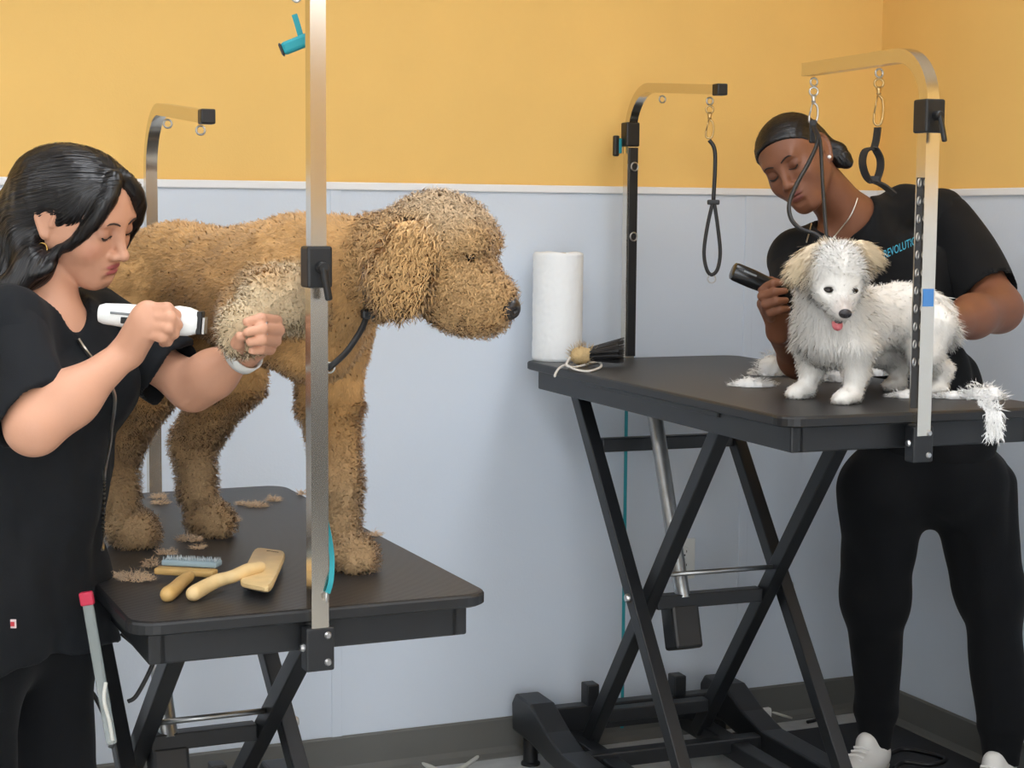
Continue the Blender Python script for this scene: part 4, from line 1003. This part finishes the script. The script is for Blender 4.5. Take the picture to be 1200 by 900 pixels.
MB().box(bp_(-3, 61), (.022, .010, .014), .002, align((0, 0, 1), Vector(HR))).build('buckle', plasticb, o)
# strap with rings along the arching post
o = noose('ring_band', 'black strap with a row of chrome rings hanging against the arching arm post', 'strap')
pn = tloc(T2, -.016, -T2[3]/2-.002, 0)+np.array([-.019, -.004, 0])
band(o, 'strap', [pn+HZ*z for z in (1.545, 1.40, 1.25, 1.10)], .012, .004, cordm, HR)
for z in np.linspace(1.535, 1.19, 11): MB().torus(pn+HZ*z+np.array([-.006, -.006, 0]), .0075, .0017, HR*.8+HT*.5, 14, 6).build('ring', screwm, o, smooth=True)
o = noose('ring_band', 'black strip standing in for the dark reflection on the far arm post, with two chrome rings', 'strap')
pf = tloc(T2, -.01, T2[3]/2+.002, 0); ps = pf+np.array([.002, -.0175, 0])
band(o, 'strap', [ps+HZ*z for z in (1.65, 1.4, T2[5]+.004)], .024, .004, cordm, (1, 0, 0))  # black strip puts the post's dark reflection into colour; the rings are actual parts
for z in (1.60, 1.415): MB().torus(ps+HZ*z+np.array([0, -.006, 0]), .011, .002, HR*.5+HT*.8, 14, 6).build('ring', screwm, o, smooth=True)
# lead of the tan dog
o = noose('dog_lead', 'black lead from the tan dog neck to the front steel post')
bvh = BVHTree.FromPolygons([tuple(v.co) for v in doodle.data.vertices], [tuple(p.vertices) for p in doodle.data.polygons])
def dsnap(px, py, off):
    d = _n(_ray(px, py)); h = bvh.ray_cast(Vector(CAM), Vector(d))[0]; return (np.array(h) if h is not None else CAM+d*2.75)-d*off
near = [dsnap(q, w, .013) for q, w in ((427, 318), (428, 335), (429, 350), (430, 362))]
lastd = (near[-1]-CAM) @ FW
far = [at(438, 374, lastd+.04), at(444, 366, lastd+.12), at(446, 330, lastd+.17), at(440, 285, lastd+.15), at(431, 270, lastd+.06), near[0]]
cable(o, 'neck_loop', near+far, .0055, cordm)
cable(o, 'cord', [at(431, 366, lastd-.002), at(424, 385, lastd-.01), at(408, 410, 2.71), at(393, 425, 2.69), at(384, 432, 2.69)], .0052, cordm)
MB().box(at(431, 368, lastd-.012), (.022, .014, .016), .004).build('slider', plasticb, o)
MB().torus(at(386, 431, 2.69), .008, .0018, HT, 16, 6).build('end_ring', screwm, o, smooth=True)
# teal strap near the top of the front post
o = noose('teal_strap', 'teal webbing strap with a snap hook hanging by the front post top', 'strap')
e = snap_hook(o, hk1n[0], .10); de = (e-CAM) @ FW
band(o, 'hanger', [at(345, 17, de), at(349, 30, de), at(354, 48, de)], .009, .003, tealm, HR)
P0, P1 = at(331, 58, de), at(371, 42, de)
MB().bar(P0, P1, .020, .016, up=tuple(HT), bev=.005).build('rolled_band', tealm, o)
MB().bar(P0-(P1-P0)*.06, P0+(P1-P0)*.02, .021, .017, up=tuple(HT), bev=.003).build('black_end', plasticb, o)
# teal strap at the foot of the front post
o = noose('teal_lead', 'teal lead looped beside the foot of the front post', 'leash')
e = tloc(T1, .02, -T1[3]/2-.012, T1[5]+.005); de = 2.665
band(o, 'webbing', [at(381, 607, de+.02), at(386, 630, de+.02), at(389, 655, de+.01), at(388, 680, de), at(384, 695, de)], .008, .003, tealm, HR)
MB().torus(at(383, 700, de), .007, .0018, HR, 14, 6).build('snap_ring', screwm, o, smooth=True)
# teal lead behind the tall table
o = noose('teal_lead', 'long teal lead hanging behind the tall table down to the base', 'leash')
dt = 4.36
band(o, 'webbing', [pf+np.array([.012, .024, z]) for z in (1.66, 1.4, 1.1, .8, .5, .06)], .009, .003, tealm, HR)
MB().box(pf+np.array([-.036, .012, 1.655]), (.016, .014, .055), .004).build('clip', plasticb, o); MB().box(pf+np.array([-.026, .010, 1.655]), (.010, .012, .04), .003).build('teal_tab', tealm, o)
# blue sticker on the arching post
c2 = tloc(T2, -.016, -T2[3]/2-.002, 0)
# ---- clippers
def clipper(name, label, A, Bp, up, secs, bodym, style):
    o = empty(name, A); tag(o, label, 'clipper'); A = np.array(A); Bp = np.array(Bp); z = _n(Bp-A); Ln = np.linalg.norm(Bp-A); u = _n(up-z*(up @ z)); s_ = np.cross(z, u)
    def W(t, a, b): return z*Ln*t+u*a+s_*b
    V = []; F = []; n = 20
    for t, ru, rs in secs:
        for j in range(n):
            a_ = 2*PI*j/n; ca, sa = math.cos(a_), math.sin(a_); V.append(W(t, ru*np.sign(ca)*abs(ca)**.8, rs*np.sign(sa)*abs(sa)**.8))
    for i in range(len(secs)-1):
        for j in range(n): F.append((i*n+j, i*n+(j+1) % n, (i+1)*n+(j+1) % n, (i+1)*n+j))
    F += [tuple(range(n))[::-1], tuple((len(secs)-1)*n+j for j in range(n))]
    MB().add(V, F).build('body', bodym, o, angle=50)
    R_ = Matrix((tuple(s_), tuple(u), tuple(z))).transposed()
    return o, W, R_, Ln
Ac, Bc = at(116, 367, 2.668), at(233, 378, 2.662)
o, Wc, Rc, Lc = clipper('hair_clipper', 'white cordless clipper held against the tan dog belly', Ac, Bc, HZ, [(0, .009, .009), (.01, .0135, .0135), (.06, .0165, .016), (.25, .0185, .018), (.5, .0195, .019), (.62, .018, .018), (.72, .0205, .020), (.80, .0235, .021), (.90, .0225, .019), (.97, .019, .016), (1., .0165, .013)], whitep, 0)
MB().box(Wc(1.015, 0, 0), (.024, .036, .008), .0015, Rc).build('blade', plasticb, o); MB().box(Wc(1.06, -.004, 0), (.022, .026, .004), .0006, Rc).build('blade_comb', screwm, o)
fcam = -1 if (Wc(0, 0, 1) @ FW) > 0 else 1
MB().box(Wc(.36, -.006, fcam*.0185), (.004, .010, .034), .0012, Rc).build('display', mat('display_black', (8, 10, 10), .2), o)
MB().box(Wc(.38, -.006, fcam*.0203), (.001, .004, .008), 0, Rc).build('lit_digits', mat('green_led', (120, 240, 140), .4, emit=1.5), o)
MB().box(Wc(.30, .004, fcam*.0178), (.003, .004, .05), .001, Rc).build('grip_line', mat('grey_plastic', (120, 124, 126), .4), o)
MB().lathe([(0, .003), (.005, .003), (.006, 0)], 14, Wc(.74, -.012, fcam*.0190), align(Vector(Wc(0, 0, fcam)))).build('power_button', plasticb, o)
MB().box(Wc(.74, .006, fcam*.0195), (.003, .012, .012), .001, Rc).build('lever', mat('grey_plastic', (120, 124, 126), .4), o)
Ac, Bc = at(858, 317, 3.645), at(936, 350, 3.665)
o, Wc, Rc, Lc = clipper('hair_clipper', 'black clipper held beside the white dog neck', Ac, Bc, HZ, [(0, .014, .014), (.015, .0185, .0185), (.06, .020, .020), (.3, .0205, .020), (.55, .018, .018), (.75, .019, .018), (.95, .020, .016), (1., .018, .012)], mat('gloss_black', (16, 17, 19), .22), 1)
MB().box(Wc(1.01, 0, 0), (.03, .034, .010), .0015, Rc).build('blade', screwm, o)
fcam = -1 if (Wc(0, 0, 1) @ FW) > 0 else 1
MB().box(Wc(.22, .008, fcam*.0185), (.002, .004, .03), .0006, Rc).build('trim_line', mat('grey_plastic', (120, 124, 126), .4), o)
# ---- paper towel roll
pt = on(653, 422, 2, T2[5]); o = empty('paper_towel_roll', pt); tag(o, 'white embossed paper towel roll standing on the tall table corner', 'paper towels')
n = 96; rows = 60; Rr, Hh = .0655, .283; V = []; F = []
for i in range(rows+1):
    z = Hh*i/rows
    for j in range(n):
        a_ = 2*PI*j/n; emb = .0009*(math.sin(14*a_+2.2*math.sin(z*95))*math.sin(z*150+1.6*math.sin(9*a_))) + (.0009*math.sin(3*a_+z*5))
        r = Rr+emb-(.004 if i in (0, rows) else 0); V.append((r*math.cos(a_), r*math.sin(a_), z+.0015*math.sin(5*a_)*(i == rows)))
for i in range(rows):
    for j in range(n): F.append((i*n+j, i*n+(j+1) % n, (i+1)*n+(j+1) % n, (i+1)*n+j))
k0 = len(V)
for r, z in ((.021, Hh-.002), (.021, .0)): V += [(r*math.cos(2*PI*j/n), r*math.sin(2*PI*j/n), z) for j in range(n)]
for j in range(n):
    F.append((rows*n+j, rows*n+(j+1) % n, k0+(j+1) % n, k0+j)); F.append((k0+j, k0+(j+1) % n, k0+n+(j+1) % n, k0+n+j))
MB().add(V, F).build('towel', mat('paper_white', (240, 243, 244), .9), o, smooth=True)
MB().lathe([(.0205, .0), (.0205, Hh-.001), (.019, Hh-.001), (.019, .0), (.0205, 0)], 24).build('core', mat('cardboard', (190, 165, 130), .9), o, smooth=True)
# ---- duster brush with a cord
db = on(706, 429, 2, T2[5]); o = empty('duster_brush', db); tag(o, 'black bristle brush with tan head lying beside the paper towel roll', 'brush')
ax = HR; up_ = HZ
V = []; F = []; M = 420; hx = -.038
P = np.array([db*0+HR*(.0+0*rng.random())+HZ*0 for _ in range(M)])
th = rng.random(M)*6.283; rr = np.sqrt(rng.random(M)); y_, z_ = rr*np.cos(th), rr*np.sin(th)
A_ = HR*-.034+HT*(y_*.016)[:, None]+HZ*(.030+z_*.016)[:, None]; E_ = HR*(.050+.006*rng.random(M))[:, None]+HT*(y_*.030)[:, None]+HZ*(.040+z_*.034)[:, None]
D_ = E_-A_; RV, RF, RN, RC = ribbons(A_, _n(HT+HZ)[None].repeat(M, 0), D_, np.linalg.norm(D_, axis=1), .0034, .0003, .3, np.repeat(C3((24, 23, 24))[None], M, 0)*rng.uniform(.6, 1.6, M)[:, None], 3)
br = mesh_obj('bristles', RV, RF, mat('bristle', (24, 23, 24), .5, attr=True), o, RC); br['kind'] = 'stuff'
v, f = SDF().rc(HR*-.03+HZ*.030, HR*.040+HZ*.039, .014, .026, .01).half(HR*.04, HR, .003).mesh(.004); mesh_obj('bristle_core', v, f, plasticb, o)
v, f = SDF().ell(HR*-.055+HZ*.026, (.026, .022, .023), None, .01).rc(HR*-.06+HZ*.024, HR*-.036+HZ*.03, .016, .015, .01).mesh(.0035, disp=lambda P: .003*vnoise(P, 120)); mesh_obj('tan_head', v, f, mat('tan_fibre', (205, 178, 130), .9), o)
P, n_ = scatter(v, f, 260); RV, RF, RN, RC = ribbons(P, n_, n_+rng.normal(size=P.shape)*.4+HZ*.5, .018, .0012, .001, .4, np.repeat(C3((214, 190, 145))[None], len(P), 0), 3); q = mesh_obj('loose_fibres', RV, RF, furm, o, RC, True, RN); q['kind'] = 'stuff'
zz = T2[5]+.004
tag(cable(None, 'string_loop', [on(x, y, 2, zz+h) for x, y, h in ((668, 419, .02), (664, 428, .008), (676, 430, 0), (700, 424, 0), (704, 430, 0), (690, 435, 0), (674, 433, 0), (664, 428, .004), (656, 431, .002), (652, 436, -.006), (650, 441, -.012))], .003, mat('white_string', (228, 226, 220), .8)), 'thin white cord loop curled in front of the black bristle brush', 'cord')
# ---- slicker brushes on the low table
def px3(x, y, z): return on(x, y, 2, T1[5]+z)
o = empty('slicker_brush', px3(280, 675, 0)); tag(o, 'pale wooden slicker brush lying paddle back up, nearer the front post', 'brush'); o0 = np.array(o.location)
Q = [px3(x, y, .026) for x, y in ((299, 640), (336, 645), (317, 688), (279, 680))]; cen = sum(Q)/4
def rounded(Q, r=.2, k=4):
    out = []
    for i in range(4):
        a, b, c = Q[i-1], Q[i], Q[(i+1) % 4]; p0 = b+(a-b)*r; p1 = b+(c-b)*r
        for t in np.linspace(0, 1, k): out.append((1-t)**2*p0+2*t*(1-t)*b+t*t*p1)
    return out
rp = rounded(Q, .18); nn = len(rp); c_ = cen
V = [c_+(p-c_)*.96-HZ*.012-o0 for p in rp]+[p-HZ*.009-o0 for p in rp]+[p-HZ*.003-o0 for p in rp]+[c_+(p-c_)*.95-o0 for p in rp]
F = [tuple(range(nn))[::-1], tuple(range(3*nn, 4*nn))]+[(i*nn+j, i*nn+(j+1) % nn, (i+1)*nn+(j+1) % nn, (i+1)*nn+j) for i in range(3) for j in range(nn)]
pd_ = MB().add(V, F).build('paddle', woodm, o, angle=40)
hh = SDF(); P = smooth_pts([px3(306, 664, .034), px3(290, 668, .034), px3(272, 676, .028), px3(256, 680, .022), px3(240, 688, .016), px3(226, 696, .013)], 4); Rr_ = np.interp(np.linspace(0, 1, len(P)), [0, .2, .5, .8, 1], [.008, .0095, .0085, .0105, .0115])
for i in range(len(P)-1): hh.rc(P[i], P[i+1], Rr_[i], Rr_[i+1], .006)
v, f = hh.mesh(.003); mesh_obj('handle', v-o0, f, woodm, o)
v = [c_+(p-c_)*.84-HZ*.012-o0 for p in rp]+[c_+(p-c_)*.84-HZ*.017-o0 for p in rp]; MB().add(v, [tuple(range(nn)), tuple(range(nn, 2*nn))[::-1]]+[(j, nn+j, nn+(j+1) % nn, (j+1) % nn) for j in range(nn)]).build('pin_pad', mat('grey_pad', (90, 96, 100), .8), o)
mk_ = MB(); e0, e1 = px3(313, 645.5, .0262), px3(327, 647.5, .0262)
for k in range(6): a_ = e0+(e1-e0)*k/6; mk_.bar(a_-o0+HZ*.0004, e0+(e1-e0)*(k+.7)/6-o0+HZ*.0004, .0016+.001*(k == 0), .0006, bev=0)
mk_.build('maker_mark', mat('stamp_ink', (60, 50, 40), .8), o)['kind'] = 'stuff'
o = empty('slicker_brush', px3(215, 675, 0)); tag(o, 'honey wooden slicker brush with blue-grey pin pad, beside loose fur', 'brush'); o0 = np.array(o.location)
a_, b_ = px3(183, 668, .014), px3(253, 672, .014)
MB().bar(a_-o0, b_-o0, .024, .012, bev=.004).build('head_bar', darkwood, o)
off = _n(np.cross(HZ, b_-a_)); off = off if off @ HT < 0 else -off
MB().bar(a_+off*.020+HZ*.012-o0+(b_-a_)*.06, b_+off*.020+HZ*.012-o0-(b_-a_)*.02, .030, .010, bev=.003).build('pin_pad', mat('blue_grey_pad', (150, 172, 182), .8), o)
M = 260; P = np.array([a_+(b_-a_)*u+off*(.008+.026*w)+HZ*.016 for u, w in rng.random((M, 2))*np.array([.9, 1])+np.array([.06, 0])])-o0
RV, RF, RN, RC = ribbons(P, HZ[None].repeat(M, 0), HZ[None].repeat(M, 0)+rng.normal(size=(M, 3))*.15, .0065, .0009, .0002, .1, np.repeat(C3((190, 200, 205))[None], M, 0), 2); q = mesh_obj('pins', RV, RF, furm, o, RC); q['kind'] = 'stuff'
hh = SDF(); P = smooth_pts([px3(222, 675, .013), px3(213, 682, .012), px3(205, 690, .011), px3(196, 697, .011)], 4)
for i in range(len(P)-1): hh.rc(P[i], P[i+1], .0085+.0035*i/len(P), .0085+.0035*(i+1)/len(P), .006)
hh.rc(px3(204, 692, .03), px3(207, 689, .03), .0035, .0035, .002, True); v, f = hh.mesh(.003); mesh_obj('handle', v-o0, f, darkwood, o)
# ---- fur clippings
def clump(name, label, c, rx, ry, rz, cnt, ln, col, group, wd=.0022, curl=.004, extra=None, seg=3, blob=False):
    c = np.array(c); o_ = c.copy(); th = rng.random(cnt)*6.283; r = np.sqrt(rng.random(cnt)); h = rng.random(cnt)
    P = HR*(rx*r*np.cos(th))[:, None]+HT*(ry*r*np.sin(th))[:, None]+HZ*(rz*h*(1-r*r)+.001)[:, None]
    D_ = HR*(np.cos(th)*rx/max(rx, ry)+rng.normal(size=cnt)*.6)[:, None]+HT*(np.sin(th)*ry/max(rx, ry)+rng.normal(size=cnt)*.6)[:, None]+HZ*(rng.random(cnt)*.5)[:, None]
    n_ = HZ*.7+P/max(rx, ry)*.5+HT*.3; n_ /= np.linalg.norm(n_, axis=1)[:, None]
    if extra is not None:
        Pe, De = extra; P = np.concatenate([P, Pe-c]); D_ = np.concatenate([D_, De]); n_ = np.concatenate([n_, np.repeat(_n(HT+HZ*.3)[None], len(Pe), 0)]); cnt = len(P)
    cc = np.repeat(C3(col)[None], cnt, 0)*rng.uniform(.85, 1.12, cnt)[:, None]
    RV, RF, RN, RC = ribbons(P, n_, D_, ln*rng.uniform(.5, 1.3, cnt), wd, curl, .7, np.clip(cc, 0, 1), seg)
    lim = .0008-0 if extra is None else -9
    RV[:, 2] = np.maximum(RV[:, 2], lim)
    if blob:
        b_ = SDF()
        for k in range(7): a_ = rng.random()*6.283; q_ = rng.random()**.5*.62; b_.ell(HR*rx*q_*math.cos(a_)+HT*ry*q_*math.sin(a_)+HZ*rz*.3*(1-q_*.6), (rx*.42, rx*.36, max(.006, rz*(.55-.3*q_))), None, .01)
        bv_, bf_ = b_.mesh(.003, disp=lambda P: .004*vnoise(P+c, 110)); bv_[:, 2] = np.maximum(bv_[:, 2], .0006); bn_ = vnormals(bv_, bf_)
        RF = np.concatenate([RF, bf_+len(RV)]); RV = np.concatenate([RV, bv_]); RN = np.concatenate([RN, bn_]); RC = np.concatenate([RC, np.repeat(C3(col)[None], len(bv_), 0)])
    q = mesh_obj(name, RV, RF, furm, None, RC, True, RN); q.location = o_; tag(q, label, 'fur clipping', group); return q
tan = (205, 178, 148); g1 = 'tan fur clippings on the low table'
for x, y, rx, ry, rz, cnt, lab in (
    (160, 680, .026, .016, .012, 150, 'pale tan fur clump at the front left table corner, beside the brushes'),
    (141, 676, .010, .008, .006, 50, 'small tan fur wisp left of the larger corner clump'),
    (178, 664, .010, .009, .014, 60, 'tan fur tuft against the end of the honey slicker brush'),
    (222, 634, .020, .013, .010, 110, 'tan fur clump just in front of the dog far hind paw'),
    (196, 650, .012, .009, .008, 60, 'brownish fur tuft between the hind paw and the brushes'),
    (270, 611, .016, .010, .008, 80, 'tan fur clump to the right of the dog far hind paw toes'),
    (302, 594, .020, .012, .008, 100, 'flat tan fur clump in the middle of the low table'),
    (286, 592, .014, .008, .006, 60, 'flat fur wisp just left of the middle clump'),
    (321, 587, .012, .009, .008, 60, 'small cream fur tuft near the low table far edge'),
    (186, 584, .012, .010, .010, 60, 'cream fur tuft between the dog hind legs at the back edge'),
    (188, 591, .012, .008, .006, 50, 'low fur wisp right under the back edge tuft'),
    (356, 580, .010, .008, .008, 50, 'tan fur tuft behind the front steel post'),
    (438, 628, .011, .008, .005, 50, 'tiny cream fur wisp right of the dog front paw'),
    (232, 643, .009, .007, .005, 40, 'tiny fur wisp behind the pale slicker paddle')):
    clump('fur_clump', lab, on(x, y, 2, T1[5]), rx, ry, rz, cnt*2, .014, tan, g1, .0014, .003)
wht = (244, 244, 242); g2 = 'white fur clippings on the tall table'
for x, y, rx, ry, rz, cnt, ln, lab in (
    (882, 453, .048, .018, .020, 520, .022, 'flat white fur clump left of the white dog, nearest the table edge'),
    (905, 440, .052, .02, .060, 700, .022, 'tall white fur heap behind the white dog raised toes'),
    (950, 444, .03, .018, .012, 240, .02, 'low white fur between the white dog front legs and its toes'),
    (980, 447, .04, .025, .05, 600, .022, 'white fur heap under the white dog chest'),
    (1022, 440, .04, .02, .05, 600, .022, 'fluffy white fur heap under the white dog belly'),
    (1058, 466, .028, .012, .016, 240, .02, 'white fur clump left of the arching post foot'),
    (1118, 467, .04, .012, .012, 260, .022, 'thin white fur drift right of the arching post foot')):
    clump('fur_clump', lab, on(x, y, 2, T2[5]), rx, ry, rz, cnt, ln*.75, wht, g2, .0018, .003, blob=True)
M = 520
tt_ = rng.random(M); e0, e1 = on(1152, 470, 2, T2[5]+.004), on(1164, 483, 2, T2[5]+.004)+HT*.006
Pe = np.array([(e0+(e1-e0)*min(1, b_*2))+HR*(.030*(a_-.5))-HZ*(.045*max(0, b_-.5)*2) for a_, b_ in zip(rng.random(M), tt_)]); De = np.where((tt_ > .4)[:, None], -HZ*1.0+HR*.15, HT*.6+HZ*.2)+rng.normal(size=(M, 3))*.3
clump('fur_clump', 'big white fur clump spilling over the tall table front edge', on(1150, 468, 2, T2[5]), .045, .018, .034, 600, .022, wht, g2, .0018, .003, extra=(Pe, De), blob=True)
# ---- wall outlet
ow = on(801, 655, 1, YB-.004); o = empty('wall_outlet', ow); tag(o, 'white double power outlet on the back wall behind the tall table', 'outlet')
MB().box((0, 0, 0), (.071, .007, .116), .002).build('cover_plate', whitep, o)
for dz in (.0195, -.0195):
    f_ = MB().lathe([(0, .0025), (.0155, .0025), (.0168, .001), (.0168, -.001)], 24, (0, -.0035, dz), align((0, -1, 0))).build('socket', whitep, o, angle=40)
    hl = mat('slot_dark', (30, 30, 30), .6)
    MB().box((-.0062, -.0062, dz+.003), (.0018, .0012, .008)).build('slot', hl, f_); MB().box((.0062, -.0062, dz+.003), (.0018, .0012, .0065)).build('slot', hl, f_)
    MB().lathe([(0, .0006), (.0026, .0006), (.0026, -.0006)], 12, (0, -.006, dz-.0075), align((0, -1, 0))).build('slot', hl, f_)
MB().lathe([(0, .0012), (.003, .001), (.003, -.001)], 12, (0, -.0035, 0), align((0, -1, 0))).build('screw', screwm, o)
# ---- floor mat, cords and plug
mt = MB().prism([(x+2.70, y+3.30) for x, y in rrect(.46, 1.5, .03, 4)], .0, .012); tag(mt.build('floor_mat', mat('dark_mat', (38, 40, 44), .85, bump=.1, bscale=200)), 'black floor mat under the person in the T-shirt, along the right wall', 'mat')
wc = mat('white_cable', (206, 206, 198), .5); bc = mat('black_cable', (18, 18, 20), .5)
def floor_pts(pts, z=.006): return [on(x, y, 2, z) for x, y in pts]
tag(cable(None, 'extension_lead', floor_pts([(425, 905), (440, 896), (470, 891), (500, 897), (520, 905), (540, 900), (562, 886), (585, 873), (606, 872)]), .006, wc), 'white power cord snaking on the floor between the two tables', 'cord')
tag(cable(None, 'extension_lead', floor_pts([(905, 905), (892, 888), (868, 880), (842, 876), (845, 866), (862, 860), (885, 862), (900, 868), (918, 880), (938, 892), (950, 905)]), .005, bc), 'black power cord looping beside the tall table right foot', 'cord')
tag(cable(None, 'extension_lead', [on(x, y, 2, .018) for x, y in ((1040, 885), (1058, 878), (1085, 882), (1108, 890), (1090, 896), (1060, 893), (1048, 900))], .006, bc), 'black power cord coiled on the mat between the white shoes', 'cord')
tag(cable(None, 'extension_lead', floor_pts([(990, 822), (975, 832), (960, 842), (946, 846)]), .005, bc), 'short black cord lying by the wall left of the left white shoe', 'cord')
pl = on(893, 838, 2, .02); o = empty('power_plug', (pl[0], pl[1], 0)); tag(o, 'white plug adapter on the floor by the tall table right foot', 'plug')
MB().box((0, 0, .022), (.05, .035, .044), .008).build('housing', whitep, o); MB().tube([(.02, 0, .03), (.05, -.01, .02), (.09, -.02, .006)], .004, 8).build('cord_stub', wc, o, smooth=True)
clump('fur_clump', 'brown fur ball on the floor by the white plug adapter', on(874, 838, 2, 0), .03, .025, .035, 260, .02, (120, 104, 84), 'fur on the floor', .0025, .006)
o = noose('black_cable', 'thin black cable hanging behind the low table left legs', 'cord')
cable(o, 'wire', [at(142, 742, 3.0), at(160, 757, 3.0), at(178, 772, 3.0), at(176, 785, 3.0), at(160, 815, 3.0), at(150, 822, 3.0)], .004, bc); cable(o, 'wire', [at(122, 838, 3.0), at(108, 812, 3.0), at(92, 806, 3.0), at(74, 818, 3.0)], .004, bc)
o = noose('plastic_sleeve', 'clear whitish plastic sleeve with red end beside the low table left leg', 'tube')
a_, b_ = at(101, 697, 2.72), at(131, 872, 2.74)
slm = mat('milky_plastic', (165, 173, 171), .25, alpha=.5)
MB().bar(a_, b_, .018, .008, up=tuple(HT), bev=.004).build('sleeve', slm, o); MB().bar(a_+(b_-a_)*-.02, a_+(b_-a_)*.07, .022, .012, up=tuple(HT), bev=.003).build('red_end', mat('red_cap', (190, 40, 70), .4), o)
cable(o, 'tie_string', [at(124, 800, 2.68), at(122, 820, 2.67), at(128, 845, 2.68), at(132, 868, 2.69)], .003, wc)
# sticker on the arching post (bolted part of the tall table)
st = MB().box((0, 0, 0), (.024, .0012, .034)).build('sticker', mat('blue_sticker', (70, 130, 195), .4), table2)
stp = np.array((-.016, -T2[3]/2-.002, 0)); st.location = (stp[0], stp[1]-.0215*.7072-.0008, 1.315)

# ---- guessed dark cabinet, added out of view so the steel posts reflect something dark
cbm = mat('charcoal_laminate', (40, 42, 46), .4); o = empty('reflection_cabinet', (1.95, YF+.33, 0)); tag(o, 'guessed charcoal cabinet added behind the camera to darken reflections in the steel posts', 'cabinet')
MB().box((0, 0, .47), (1.9, .58, .80), .004).build('body', cbm, o); MB().box((0, 0, .035), (1.84, .5, .07)).build('plinth', plasticb, o); MB().box((0, .01, .89), (1.94, .62, .04), .004).build('worktop', mat('grey_worktop', (120, 120, 120), .4), o)
for k in range(4):
    d_ = MB().box((-.712+.475*k, .298, .47), (.465, .018, .78), .003).build('door', cbm, o)
    MB().tube([(-.712+.475*k+.17, .325, .62), (-.712+.475*k+.17, .325, .78)], .006, 8).build('handle', steel, d_)
